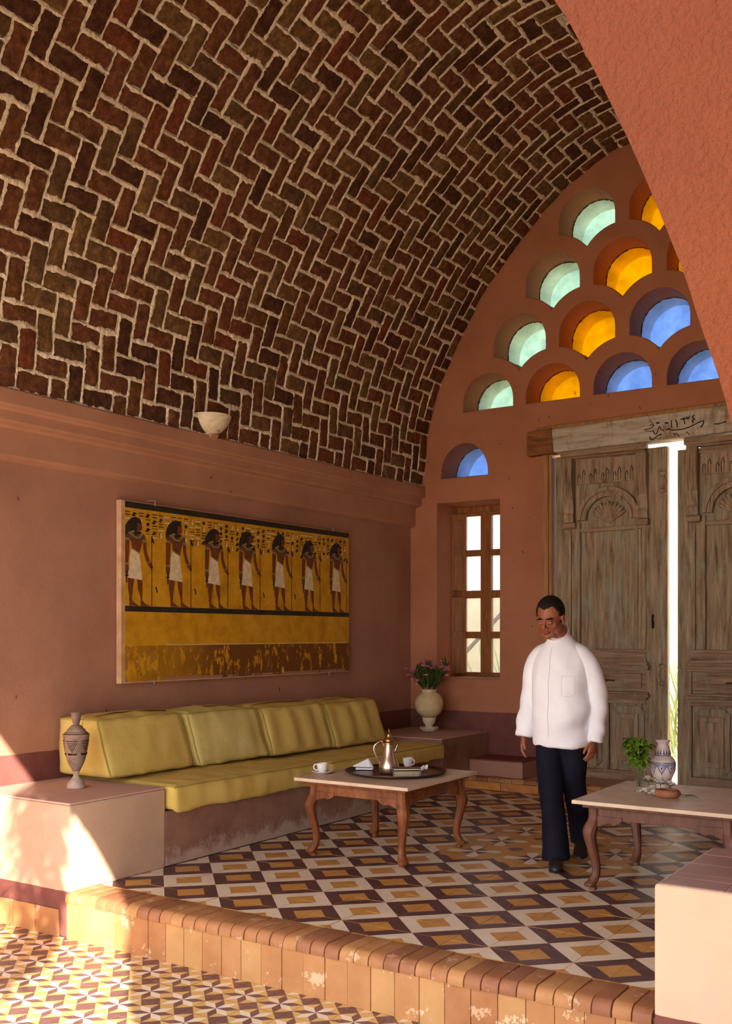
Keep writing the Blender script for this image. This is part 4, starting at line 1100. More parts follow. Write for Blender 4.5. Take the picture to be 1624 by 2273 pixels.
# ---------------------------------------------------------------- alabaster uplighter on the cornice
def alab():
    t = NT('veined alabaster'); p = t.obj((1, 1, 2.6)); c = t.ramp(t.noise(p, 6, 6, .6, 2.0), [(.3, (206, 186, 154)), (.5, (226, 212, 184)), (.7, (238, 228, 206))])
    m_ = t.fin(c, .4, .4); t.b.inputs['Subsurface Weight'].default_value = .25; t.b.inputs['Subsurface Radius'].default_value = (.05, .035, .02); return m_
lp_ = thing('wall_lamp', 'alabaster half bowl uplighter on the terracotta cornice', 'lamp', (XL + .152, 5.93, 2.973))
pr = [(r_ * .87, z_ * .92) for r_, z_ in [(0.0, 0), (.05, .004), (.10, .03), (.145, .072), (.175, .12), (.186, .158), (.178, .158), (.165, .12), (.13, .07), (.08, .03), (0, .018)]]
MB().lathe(pr, 28, a0=-pi / 2, a1=pi / 2).build('bowl', alab(), lp_, smooth=True, angle=60)
MB().box(-.008, .0, -.06, .06, .02, .13).build('back_plate', m_pedge, lp_, bevel=.003); MB().lathe([(0, .02), (.03, .022), (.03, .07), (.0, .09)], 12, mat=Matrix.Translation((.06, 0, 0))).build('bulb_holder', m_pedge, lp_, smooth=True)
MB().prism([(-.02, 0), (.06, 0), (.03, -.03), (-.02, -.045)], -.035, .035, 'y').build('bracket', m_cornice, lp_)

# ---------------------------------------------------------------- pierced clay lantern on the near block
m_clay = M('weathered grey clay', (112, 90, 78), (148, 124, 108), 16, .8, .25, obj=True, bump=.35, bscale=50)
m_clay2 = M('weathered grey clay base', (160, 138, 122), (192, 170, 152), 14, .7, .3, obj=True, bump=.25)
q_ = pixel(169, 1749, z=BT); ln = thing('clay_lantern', 'tall pierced clay lantern with a lid on the cream end block', 'lantern', (q_.x, q_.y, BT + .001))
def cprof(pts, base, sc): return [(r_ / sc, (base - y_) / sc) for r_, y_ in pts]
S8 = 3700.
MB().lathe(cprof([(0, 1995), (205, 1995), (216, 1975), (212, 1945), (192, 1900), (188, 1870), (150, 1825), (105, 1780), (68, 1720), (60, 1680), (72, 1655), (84, 1635), (86, 1622), (78, 1608), (0, 1600)], 1995, S8), 32).build('foot', m_clay2, ln, smooth=True, angle=50)
bd = MB().lathe(cprof([(78, 1612), (92, 1590), (140, 1500), (188, 1400), (228, 1260), (272, 1000), (298, 800), (304, 760), (290, 752), (280, 790), (250, 1000), (200, 1260), (0, 1400)], 1995, S8), 36).build('body', m_clay, ln, smooth=True, angle=50)
MB().lathe(cprof([(255, 745), (262, 735), (250, 715), (208, 690), (212, 668), (200, 650), (158, 625), (150, 600), (110, 565), (68, 545), (0, 540)], 1995, S8), 32).build('lid', m_clay, ln, smooth=True, angle=50)
MB().lathe(cprof([(60, 548), (72, 530), (96, 420), (128, 270), (132, 258), (118, 252), (90, 400), (0, 500)], 1995, S8), 24).build('lid_cup', m_clay, ln, smooth=True, angle=50)
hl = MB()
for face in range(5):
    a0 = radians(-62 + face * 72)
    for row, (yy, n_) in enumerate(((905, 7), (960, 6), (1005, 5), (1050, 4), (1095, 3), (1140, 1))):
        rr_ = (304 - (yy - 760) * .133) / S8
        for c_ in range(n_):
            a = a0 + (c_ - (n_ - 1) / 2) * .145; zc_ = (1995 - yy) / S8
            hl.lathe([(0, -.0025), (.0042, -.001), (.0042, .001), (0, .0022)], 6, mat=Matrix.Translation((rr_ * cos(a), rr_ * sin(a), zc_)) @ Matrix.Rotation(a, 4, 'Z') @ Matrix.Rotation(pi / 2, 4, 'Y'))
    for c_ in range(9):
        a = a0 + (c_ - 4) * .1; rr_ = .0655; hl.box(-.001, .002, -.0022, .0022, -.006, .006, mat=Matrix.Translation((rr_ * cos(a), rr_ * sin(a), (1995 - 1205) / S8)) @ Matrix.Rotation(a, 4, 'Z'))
hl.build('piercing_shade', m_darkfill, bd)  # dark discs on the surface stand in for shade inside the holes

# ---------------------------------------------------------------- stone urn with oleander
q_ = pixel(952, 1624, z=BT); ux, uy = q_.x, q_.y
ur = thing('stone_urn', 'cream footed urn on the brown corner block below the window', 'vase', (ux, uy, BT + .001))
S7 = 1543.
m_urn = M('cream stoneware', (206, 178, 126), (222, 198, 150), 18, .6, .35, obj=True, bump=.15)
MB().lathe(cprof([(108, 975), (170, 925), (206, 860), (219, 780), (206, 705), (168, 645), (112, 612), (106, 600), (122, 570), (124, 560), (112, 562), (96, 600), (120, 640), (0, 700)], 1200, S7), 40).build('bowl', m_urn, ur, smooth=True, angle=60)
MB().lathe(cprof([(0, 1150), (58, 1150), (54, 1120), (62, 1098), (82, 1075), (98, 1035), (107, 982), (0, 975)], 1200, S7), 32).build('stem', M('pale chalky stoneware', (216, 198, 162), (230, 214, 184), 18, .7, .3, obj=True, bump=.25), ur, smooth=True, angle=50)
MB().lathe(cprof([(0, 1200), (80, 1200), (120, 1172), (148, 1138), (142, 1130), (100, 1150), (0, 1152)], 1200, S7), 28).build('foot_dish', M('chipped plaster dish', (214, 196, 166), (228, 214, 190), 18, .75, .3, obj=True, bump=.4), ur, smooth=True, angle=50)
m_leafd = M('dark oleander leaf', (44, 62, 26), (78, 96, 44), 12, .5, .4)
m_pink = M('pink oleander petal', (242, 112, 164), (253, 186, 212), 40, .7, .2)
m_stem = M('green stem', (82, 92, 46), (104, 110, 60), 12, .6)
UZ = BT + (1200 - 600) / S7
def leafblade(m_, base, d, L_, wd, droop=.15, roll=0):
    d = d.normalized(); side = d.cross(Vector((0, 0, 1)))
    if side.length < .05: side = Vector((1, 0, 0))
    side = side.normalized(); up = side.cross(d); side = (side * cos(roll) + up * sin(roll)).normalized(); up = side.cross(d)
    n_ = 4; v = []
    for i in range(n_ + 1):
        k = i / n_; w_ = wd * sin(pi * min(.98, .08 + k * .9)) ** .8; c_ = base + d * (L_ * k) - Vector((0, 0, droop * L_ * k * k))
        v += [tuple(c_ - side * w_ + up * w_ * .3), tuple(c_), tuple(c_ + side * w_ + up * w_ * .3)]
    f = []
    for i in range(n_): f += [(3 * i, 3 * i + 1, 3 * i + 4, 3 * i + 3), (3 * i + 1, 3 * i + 2, 3 * i + 5, 3 * i + 4)]
    m_.add(v, f)
r = random.Random(12)
cr, cd = Vector((cos(YAW), sin(YAW), 0)), Vector((-sin(YAW), cos(YAW), 0))
ol = thing('oleander_bouquet', 'pink oleander with dark leaves standing in the cream urn', 'flowers', (ux, uy, UZ - .02))
sprigs = [(-.165, .20, True), (-.125, .11, True), (-.02, .235, True), (.165, .215, True), (-.08, .19, False), (.06, .19, False), (.11, .14, False), (.0, .16, False)]
for k, (du, hz, fl_) in enumerate(sprigs):
    base = Vector((ux, uy, UZ - .02)) + cr * (du * .22) + cd * r.uniform(-.03, .03)
    tip = Vector((ux, uy, UZ + hz)) + cr * du + cd * r.uniform(-.06, .06)
    t = bpy.data.objects.new('sprig', None); col.objects.link(t); t.parent = ol; t.location = base - Vector((ux, uy, UZ - .02))
    sm = MB(); sm.tube([(0, 0, 0), tuple((tip - base) * .5 + Vector((0, 0, .02))), tuple(tip - base)], [.004, .0035, .0025], 6); sm.build('stem', m_stem, t, smooth=True)
    lf = MB()
    for i in range(22):
        kk = r.uniform(.12, 1.0); b_ = (tip - base) * kk + Vector((0, 0, .02 * sin(pi * kk)))
        a = r.uniform(0, 2 * pi); d_ = Vector((cos(a) * .75, sin(a) * .75, r.uniform(.35, 1.2))) + (tip - base).normalized() * .5
        leafblade(lf, b_, d_, r.uniform(.11, .17), .0105, .12)
    lf.build('foliage', m_leafd, t, smooth=True)
    if fl_:
        for c_ in range(15):
            bp = tip - base + Vector((r.gauss(0, .03), r.gauss(0, .03), r.gauss(.015, .026)))
            pb = MB()
            for i in range(5):
                a = 2 * pi * i / 5 + c_; d_ = Vector((cos(a), sin(a), r.uniform(.1, .7))); leafblade(pb, bp, d_, .032, .021, .1)
            pb.lathe([(0, -.006), (.006, -.002), (.006, .003), (0, .006)], 6, mat=Matrix.Translation(bp)); pb.build('blossom', m_pink, t, smooth=True)

# ---------------------------------------------------------------- coffee things on the first table
TZ = TH + .001
def on(px, py, z): q = pixel(px, py, z=z); return (q.x, q.y, z)
FC = YAW                                               # things turned square to the view share this heading
m_tray = M('dark worn copper tray', (48, 32, 22), (88, 58, 38), 14, .32, .5, .75, bump=.15)
tx, ty, _ = on(878, 1712, TZ + .012)
tr = thing('round_tray', 'large round dark copper tray on the orange brown table', 'tray', (tx, ty, TZ))
MB().lathe([(0, .0), (.30, .0), (.322, .006), (.338, .016), (.343, .018), (.343, .022), (.334, .0215), (.316, .011), (.297, .0055), (0, .0045)], 64).build('dish', m_tray, tr, smooth=True, angle=60)
MB().lathe([(.296, .0055), (.297, .0075), (.301, .0078), (.303, .006)], 64).build('chased_ring', M('lighter copper line', (120, 84, 54), None, rough=.3, metal=.8), tr, smooth=True)
MB().lathe([(.20, .0046), (.201, .0062), (.204, .0062), (.205, .0046)], 64).build('chased_ring', M('copper line', (104, 72, 46), None, rough=.3, metal=.8), tr, smooth=True)
TYZ = TZ + .0085
px_, py_, _ = on(863, 1716.5, TYZ)
m_pot = M('tarnished silvered brass', (164, 144, 122), (204, 188, 168), 7, .26, .5, .9, obj=True, bump=.05)
m_potb = M('brassy lid', (150, 108, 62), (178, 134, 84), 9, .3, .5, .9, obj=True)
pt = thing('coffee_pot', 'tall brass coffee pot with curved spout on the dark tray', 'coffee pot', (px_, py_, TYZ), FC)
S6 = 2222.
MB().lathe(cprof([(0, 745), (120, 745), (132, 738), (140, 715), (150, 680), (150, 640), (136, 580), (116, 520), (96, 460), (82, 400), (74, 340), (72, 312), (86, 304), (86, 294), (74, 290), (0, 290)], 745, S6), 36).build('body', m_pot, pt, smooth=True, angle=60)
MB().lathe(cprof([(78, 292), (80, 284), (66, 276), (70, 258), (68, 240), (50, 222), (40, 205), (36, 180), (34, 160), (22, 150), (12, 146), (7, 135), (6, 100), (2, 78), (0, 76)], 745, S6), 28).build('lid', m_potb, pt, smooth=True, angle=60)
sp = MB(); rings = []
for k, (x_, z_, w_, h_) in enumerate(((60, 480, 10, 20), (85, 430, 20, 34), (105, 380, 26, 40), (125, 325, 30, 40), (155, 285, 32, 34), (190, 262, 26, 22), (222, 256, 10, 8))):
    rings.append([(x_ / S6 + (h_ / S6) * .55 * cos(a * pi / 5), (w_ / S6) * sin(a * pi / 5), (745 - z_) / S6 + (h_ / S6) * .7 * cos(a * pi / 5) * (.3 if k < 4 else .9)) for a in range(10)])
sp.loft(rings).build('spout', m_pot, pt, smooth=True, angle=70)
hp = spline([(x_ / S6, 0, (745 - z_) / S6) for x_, z_ in ((-68, 345), (-92, 290), (-110, 268), (-150, 285), (-208, 330), (-220, 390), (-200, 460), (-165, 540), (-142, 590), (-130, 650))], 3)
MB().tube(hp, [.0062] * len(hp), 8).build('handle', m_pot, pt, smooth=True)
MB().lathe([(0, -.012), (.01, -.006), (.012, 0), (.01, .006), (0, .012)], 12, mat=Matrix.Translation((-.046, 0, .212))).build('hinge', m_potb, pt, smooth=True)
# inlaid box
bx_, by_, _ = on(902, 1727, TYZ)
ib = thing('inlaid_box', 'small bone inlaid wooden box lying on the dark tray', 'box', (bx_ + cd.x * .095, by_ + cd.y * .095, TYZ + .001), FC + radians(4))
m_boxd = M('dark walnut', (44, 28, 18), (64, 42, 28), 20, .4); m_bone = M('bone inlay', (214, 202, 166), (230, 220, 190), 30, .5)
MB().box(-.09, .09, -.055, .04, .002, .04).build('body', m_boxd, ib, bevel=.002); ld = MB().box(-.0915, .0915, -.0565, .0415, .0405, .055).build('lid', m_boxd, ib, bevel=.002)
MB().box(-.087, .087, -.0578, -.0565, .046, .051).build('inlay_strip', m_bone, ld); MB().box(-.085, .085, -.05, .035, .055, .0558).build('inlay_top', M('brown veneer', (120, 84, 60), (142, 104, 76), 20, .5), ld)
il = MB()
for i in range(22):
    for j in range(4):
        x_, z_ = -.079 + i * .0075, .007 + j * .0085; il.add([(x_ - .0034, -.0556, z_), (x_, -.0556, z_ - .004), (x_ + .0034, -.0556, z_), (x_, -.0556, z_ + .004)], [(0, 1, 2, 3)])
il.build('inlay_lozenge', m_bone, ib)
ew = MB()
for s_ in (-.0895, .0865):
    for j in range(6): ew.box(s_, s_ + .003, -.0562, -.055, .002 + j * .0063, .0055 + j * .0063)
ew.build('inlay_edge', m_bone, ib)
m_china = M('white china', (226, 224, 222), (238, 236, 234), 5, .18, .5)
def cup(label, loc, rz, group):
    c = thing('coffee_cup', label, 'cup', loc, rz, group)
    MB().lathe([(0, 0), (.022, 0), (.024, .004), (.032, .02), (.036, .045), (.0375, .062), (.0355, .062), (.033, .04), (.028, .016), (0, .008)], 32).build('bowl', m_china, c, smooth=True, angle=60)
    hpth = spline([(-.034, 0, .052), (-.05, 0, .053), (-.058, 0, .038), (-.050, 0, .020), (-.030, 0, .014)], 4); MB().tube(hpth, .0042, 8).build('handle', m_china, c, smooth=True); return c
sx_, sy_, _ = on(715, 1713, TZ + .012)
sa = thing('saucer', 'white china saucer under the coffee cup by the table edge', 'saucer', (sx_, sy_, TZ))
MB().lathe([(0, 0), (.035, 0), (.04, .004), (.06, .011), (.074, .017), (.073, .0195), (.058, .014), (.036, .0075), (0, .0065)], 36).build('dish', m_china, sa, smooth=True, angle=60)
cup('white coffee cup standing on its saucer', (sx_, sy_, TZ + .008), FC, 'white coffee cups')
qx, qy, _ = on(906, 1704, TYZ); cup('white coffee cup behind the inlaid box', (qx + cd.x * .05, qy + cd.y * .05, TYZ), FC + 2.4, 'white coffee cups')
m_nap = M('white linen', (226, 222, 226), (238, 236, 240), 9, .85, .2, bump=.2, bscale=90)
nx, ny_, _ = on(798, 1708, TYZ)
npk = thing('folded_napkin', 'white napkin folded into a peak on the tray beside the pot', 'napkin', (nx + .024, ny_ + .016, TYZ + .002), FC - .1); npk.scale = (.8, .8, .8)
MB().prism([(-.068, .0), (.072, .0), (.088, .012), (.03, .016), (-.066, .018)], -.045, .05, 'y').build('lower_fold', m_nap, npk, bevel=.003)
MB().add([(-.085, -.05, .026), (.06, -.05, .026), (.085, -.045, .018), (.045, .01, .088), (-.07, .06, .03), (.08, .06, .02), (-.09, -.048, .034), (.035, .005, .092)], [(6, 0, 1, 7), (1, 2, 3, 7), (0, 4, 5, 2, 1), (4, 6, 7, 3), (4, 0, 6), (4, 3, 5), (5, 3, 2)]).build('upper_fold', m_nap, npk, bevel=.002)
kx, ky, _ = on(936, 1714, TYZ)
crn = MB(); rr_ = random.Random(3); rg = []
for k in range(6):
    a_ = k / 5; rg.append([((a_ - .5) * .075 + rr_.uniform(-.004, .004), (.012 + .014 * (k % 2)) * cos(b_ * pi / 4) * rr_.uniform(.7, 1.2), .016 + a_ * .022 + (.013 + .006 * (k % 2)) * sin(b_ * pi / 4) * rr_.uniform(.7, 1.1)) for b_ in range(8)])
crn.loft(rg); zmin = min(v[2] for v in crn.v); crn.v = [(a, b, c - zmin) for a, b, c in crn.v]
tag(crn.build('crumpled_napkin', m_nap, None, (kx, ky, TYZ), (0, 0, FC), smooth=True, angle=30), 'small crumpled white napkin beside the inlaid box', 'napkin')

# ---------------------------------------------------------------- jar, mint, bowl and blossoms on the second table
S5 = 2960.
jx, jy, _ = on(1473, 1750, TZ); jx += cd.x * .02; jy += cd.y * .02
jr = thing('painted_jar', 'white ceramic jar with blue painted bands on the dull brown table', 'jar', (jx, jy, TZ))
JP = [(0, 1075), (118, 1075), (122, 1040), (124, 1000), (132, 975), (156, 900), (200, 800), (220, 720), (224, 650), (220, 600), (204, 560), (172, 522), (136, 492), (137, 470), (132, 420), (116, 350), (98, 300), (94, 272), (112, 245), (130, 222), (128, 212), (112, 216), (84, 270), (90, 320), (0, 420)]
MB().lathe(cprof(JP, 1075, S5), 48).build('body', M('glazed white ceramic', (222, 208, 200), (234, 224, 218), 8, .22, .5), jr, smooth=True, angle=60)
m_blu = M('cobalt blue glaze', (44, 44, 92), (62, 62, 116), 30, .25, .5); m_lblu = M('pale blue glaze', (140, 142, 184), (170, 172, 206), 50, .25, .5)
jp = [(r_, y_) for r_, y_ in JP[1:19]]
def jr_at(y_):
    for (r0, y0), (r1, y1) in zip(jp, jp[1:]):
        if (y0 - y_) * (y1 - y_) <= 0 and y0 != y1: return r0 + (r1 - r0) * (y_ - y0) / (y1 - y0)
    return 120
def jpt(a, y_, off=.0012): rr = jr_at(y_) / S5 + off; return (rr * cos(a), rr * sin(a), (1075 - y_) / S5)
bands = MB()
for y_, w_ in ((606, 7), (630, 5), (480, 6), (462, 4), (985, 7), (965, 4)):
    v = []; f = []
    for i in range(48): a = 2 * pi * i / 48; v += [jpt(a, y_ - w_), jpt(a, y_ + w_)]
    for i in range(48): j = (i + 1) % 48; f.append((2 * i, 2 * j, 2 * j + 1, 2 * i + 1))
    bands.add(v, f)
bands.build('painted_band', m_blu, jr)
def motif(poly, a0, mat_mb, off): mat_mb.add([jpt(a0 + u, y_, off) for u, y_ in poly], [tuple(range(len(poly)))])
tb, tl = MB(), MB(); nM = 8
for k in range(nM):
    a0 = 2 * pi * k / nM + .2; hw = pi / nM
    for i in range(6):      # hanging scalloped points
        u0, u1 = -hw + 2 * hw * i / 6, -hw + 2 * hw * (i + 1) / 6
        y0, y1 = 800 - 150 * abs(u0) / hw, 800 - 150 * abs(u1) / hw
        tl.add([jpt(a0 + u0, 636, .0012), jpt(a0 + u1, 636, .0012), jpt(a0 + u1, y1, .0012), jpt(a0 + u0, y0, .0012)], [(0, 1, 2, 3)])
        tb.add([jpt(a0 + u0, y0 - 4, .0018), jpt(a0 + u1, y1 - 4, .0018), jpt(a0 + u1, y1 + 13, .0018), jpt(a0 + u0, y0 + 13, .0018)], [(0, 1, 2, 3)])
    motif([(-.06, 700), (0, 665), (.06, 700), (0, 745)], a0, tb, .002); motif([(-.02, 800), (.02, 800), (.012, 840), (-.012, 840)], a0, tb, .002)
    for i in range(4):      # rising points above the foot
        u0, u1 = -hw * .9 + 1.8 * hw * i / 4, -hw * .9 + 1.8 * hw * (i + 1) / 4; y0, y1 = 870 + 90 * abs(u0) / hw, 870 + 90 * abs(u1) / hw
        tb.add([jpt(a0 + u0, y0, .0018), jpt(a0 + u1, y1, .0018), jpt(a0 + u1, y1 + 14, .0018), jpt(a0 + u0, y0 + 14, .0018)], [(0, 1, 2, 3)])
    for q2 in (-.5, .5):
        aa = a0 + q2 * hw; motif([(-.14, 452), (.14, 452), (.06, 415), (0, 365), (-.06, 415)], aa, tb, .0014); motif([(-.03, 430), (.03, 430), (0, 405)], aa, tl, .002)
tl.build('painted_scallop', m_lblu, jr); tb.build('painted_motif', m_blu, jr)
# mint in a footed glass
gx, gy, _ = on(1418, 1757, TZ)
gt_ = thing('footed_glass', 'clear footed glass holding mint beside the painted jar', 'glass', (gx, gy, TZ))
def clearglass():
    t = NT('clear glass'); g = t.n('ShaderNodeBsdfGlass'); g.inputs['Roughness'].default_value = .02; g.inputs['IOR'].default_value = 1.3; g.inputs['Color'].default_value = (.93, .95, .92, 1)
    tr_ = t.n('ShaderNodeBsdfTransparent'); mx = t.n('ShaderNodeMixShader'); mx.inputs[0].default_value = .45; t.l(tr_.outputs[0], mx.inputs[1]); t.l(g.outputs[0], mx.inputs[2]); t.l(mx.outputs[0], t.out.inputs[0]); return t.m
MB().lathe(cprof([(0, 1135), (84, 1135), (88, 1128), (70, 1108), (44, 1092), (46, 1070), (58, 980), (84, 860), (112, 760), (120, 735), (114, 735), (104, 770), (76, 870), (50, 985), (36, 1060), (0, 1070)], 1135, S5), 32).build('glass_body', clearglass(), gt_, smooth=True, angle=60)
m_mint = M('fresh mint leaf', (92, 128, 28), (142, 172, 54), 30, .5, .4); m_mint2 = M('deep mint leaf', (58, 88, 22), (98, 130, 38), 30, .5, .4)
r = random.Random(31)
mn = thing('mint_bunch', 'bunch of fresh green mint standing in the footed glass', 'mint', (gx, gy, TZ + .03))
for k in range(9):
    a = 2 * pi * k / 9 + .3; ro = .005
    base = Vector((gx + ro * cos(a), gy + ro * sin(a), TZ + .03)); lean = (.035 + .06 * r.random()) if k else 0
    tip = Vector((gx + cr.x * -.012 + lean * cos(a), gy + cr.y * -.012 + lean * sin(a), TZ + .27 + .05 * r.random()))
    t = bpy.data.objects.new('sprig', None); col.objects.link(t); t.parent = mn; t.location = base - Vector((gx, gy, TZ + .03))
    sm = MB(); sm.tube([(0, 0, 0), (.014 * cos(a), .014 * sin(a), .105), tuple(tip - base)], [.002, .002, .0015], 6); sm.build('stem', m_stem, t, smooth=True)
    for mm in (m_mint, m_mint2):
        lf = MB()
        for i in range(15):
            kk = r.uniform(.5, 1.03) ; b_ = (tip - base) * kk; a_ = r.uniform(0, 2 * pi)
            d_ = Vector((cos(a_), sin(a_), r.uniform(-.5, .8))); leafblade(lf, b_, d_, r.uniform(.032, .06), r.uniform(.012, .018), r.uniform(.2, .6), r.uniform(-.6, .6))
        lf.build('foliage', mm, t, smooth=True)
bx2, by2, _ = on(1481, 1770, TZ)
MBb = MB().lathe([(0, 0), (.05, 0), (.066, .008), (.0735, .022), (.071, .036), (.058, .046), (.05, .047), (.046, .043), (.052, .03), (.048, .014), (0, .01)], 40)
tag(MBb.build('clay_bowl', M('unglazed red clay', (150, 96, 68), (172, 116, 84), 16, .85, .2, obj=True, bump=.25), None, (bx2, by2, TZ), smooth=True, angle=60), 'small round unglazed clay bowl in front of the painted jar', 'bowl')
m_wpet = M('white blossom petal', (232, 226, 210), (244, 240, 230), 20, .7, .2); m_ycen = M('yellow blossom heart', (206, 190, 90), (222, 206, 120), 20, .7)
bls = [(1430, 1757, .022, 'white blossom lying at the foot of the mint glass'), (1447, 1752, .026, 'white blossom fallen between mint glass and clay bowl'), (1450, 1762, .016, 'small white blossom tucked against the clay bowl'), (1437, 1730, .05, 'white blossom on a short leafy stem by the mint glass'), (1486, 1741, .035, 'white blossom resting behind the clay bowl'), (1458, 1731, .06, 'cream blossom leaning on the painted jar')]
for i_, (px, py, hz, lab) in enumerate(bls):
    q_ = pixel(px, py + hz * 0, z=TZ + hz); base = Vector((q_.x, q_.y, TZ + .001))
    if i_ == 5: base -= cd * .05
    t = thing('white_blossom', lab, 'flower', tuple(base), 0, 'loose white blossoms')
    lf = MB()
    for k in range(6):
        a = 2 * pi * k / 6 + i_; leafblade(lf, Vector((0, 0, hz)), Vector((cos(a), sin(a), .5)), .042, .020, .45); leafblade(lf, Vector((0, 0, hz + .003)), Vector((cos(a + .5), sin(a + .5), 1.3)), .032, .016, .25)
    lf.build('petals', m_wpet, t, smooth=True); MB().lathe([(0, -.006), (.006, -.002), (.007, .004), (0, .008)], 8, mat=Matrix.Translation((0, 0, hz))).build('heart', m_ycen, t, smooth=True)
    sm = MB(); sm.tube([(0, 0, hz - .004), (.004, .004, hz * .5), (.012, .006, .002)], .0022, 6); leafblade(sm, Vector((.006, .004, hz * .6)), Vector((.5, .4, .4)), .04, .012, .3); sm.build('stem', m_stem, t, smooth=True)
lx_, ly_, _ = on(1519, 1770, TZ + .01)
lt_ = thing('leaf_sprig', 'single green leaf on a twig lying beside the clay bowl', 'leaf', (lx_, ly_, TZ + .003), FC)
MB().tube([(-.022, .008, .012), (-.012, .004, .010), (.0, .0, .008), (.06, -.002, .012), (.078, -.012, .002)], [.0026, .0024, .002, .0018, .0012], 6).build('twig', m_stem, lt_, smooth=True)
lf = MB(); leafblade(lf, Vector((0, 0, .012)), Vector((1, 0, .15)), .07, .018, .1); leafblade(lf, Vector((-.02, .005, .018)), Vector((.8, .5, .1)), .05, .014, .2); lf.build('leaf', m_mint2, lt_, smooth=True)
# ---------------------------------------------------------------- the man walking through
def ell(m_, c, r_, n=20, mat=None):
    pr = [(sin(pi * i / n), -cos(pi * i / n)) for i in range(n + 1)]; pr[0] = (0, -1); pr[-1] = (0, 1)
    mt = Matrix.Translation(c) @ Matrix.Diagonal((r_[0], r_[1], r_[2], 1))
    m_.lathe(pr, n, mat=(mat @ mt) if mat is not None else mt); return m_
def limb(m_, pts, mat=None, n=18):
    """tapering tube through (x, y, z, rx[, ry])"""
    P = spline([p[:3] for p in pts], 5); R_ = spline([(p[3], p[4] if len(p) > 4 else p[3], 0) for p in pts], 5)
    rings = []
    for i, p in enumerate(P):
        d = (P[min(i + 1, len(P) - 1)] - P[max(i - 1, 0)]).normalized()
        x = Vector((1, 0, 0)); x = (x - d * x.dot(d)).normalized(); y = d.cross(x)
        rings.append([tuple(p + x * (R_[i].x * cos(2 * pi * k / n)) + y * (R_[i].y * sin(2 * pi * k / n))) for k in range(n)])
    m_.loft(rings, mat=mat); return m_
def remesh(m_, name, mat, parent, voxel, smooth=4, fac=.5, disp=None):
    o = m_.build(name, mat, parent)
    rm_ = o.modifiers.new('r', 'REMESH'); rm_.mode = 'VOXEL'; rm_.voxel_size = voxel; rm_.use_smooth_shade = True
    s_ = o.modifiers.new('s', 'SMOOTH'); s_.iterations = smooth; s_.factor = fac
    applied(o)
    me = o.data
    if not me.materials: me.materials.append(mat)
    if disp:
        nr = [v.normal.copy() for v in me.vertices]
        for v, n_ in zip(me.vertices, nr): v.co += n_ * disp(v.co, n_)
    me.shade_smooth(); return o
man = thing('person', 'man in white collared tunic and dark trousers walking past the tables', 'person', (-2.60, 6.246, 0), radians(2))
m_skin = M('brown skin', (142, 84, 58), (158, 98, 70), 8, .5, .35, obj=True, bump=.08, bscale=80)
m_lip = M('lip', (128, 66, 54), None, rough=.45); m_dark = M('black short hair', (20, 15, 12), (32, 25, 20), 80, .7, .25, obj=True, bump=.6, bscale=160, bdist=.003)
m_white = M('white cotton tunic', (236, 234, 240), (246, 245, 249), 5, .85, .2, obj=True, bump=.15, bscale=400)
m_navy = M('dark navy trousers', (17, 16, 27), (27, 25, 40), 9, .85, .15, obj=True, bump=.1, bscale=300); m_shoe = M('black shoe leather', (24, 24, 24), (44, 44, 42), 9, .4, .4, obj=True)
# head frame: bowed and turned towards the man's right
HM = Matrix.Translation((-.03, -.07, 1.455)) @ Matrix.Rotation(radians(-2), 4, 'Z') @ Matrix.Rotation(radians(22), 4, 'X') @ Matrix.Scale(1.06, 4)
b = MB()
ell(b, (0, .022, .135), (.075, .096, .090), mat=HM); ell(b, (0, -.028, .085), (.064, .060, .085), mat=HM); ell(b, (0, -.05, .022), (.046, .037, .030), mat=HM)
for s_ in (-1, 1):
    ell(b, (s_ * .038, -.008, .040), (.031, .054, .037), 14, HM); ell(b, (s_ * .041, -.053, .082), (.022, .021, .022), 12, HM)
    ell(b, (s_ * .029, -.077, .121), (.028, .012, .008), 12, HM); ell(b, (s_ * .031, -.074, .100), (.0165, .0115, .0095), 12, HM)
    ell(b, (s_ * .0125, -.098, .072), (.009, .011, .008), 12, HM); ell(b, (s_ * .077, .014, .095), (.009, .019, .032), 12, HM); ell(b, (s_ * .076, .008, .068), (.007, .010, .010), 10, HM)
limb(b, [(0, -.080, .122, .007), (0, -.092, .103, .008), (0, -.106, .082, .0105), (0, -.108, .074, .0105)], HM, 12)
ell(b, (0, -.085, .0455), (.023, .0095, .0060), 12, HM); ell(b, (0, -.083, .0360), (.019, .0098, .0062), 12, HM); ell(b, (0, -.080, .012), (.02, .014, .014), 12, HM)
limb(b, [(-.02, -.02, 1.50, .052), (-.008, .0, 1.43, .055), (0, .012, 1.36, .062), (0, .015, 1.30, .10, .07), (0, .015, 1.1, .11, .08), (0, .01, .92, .12, .085)])
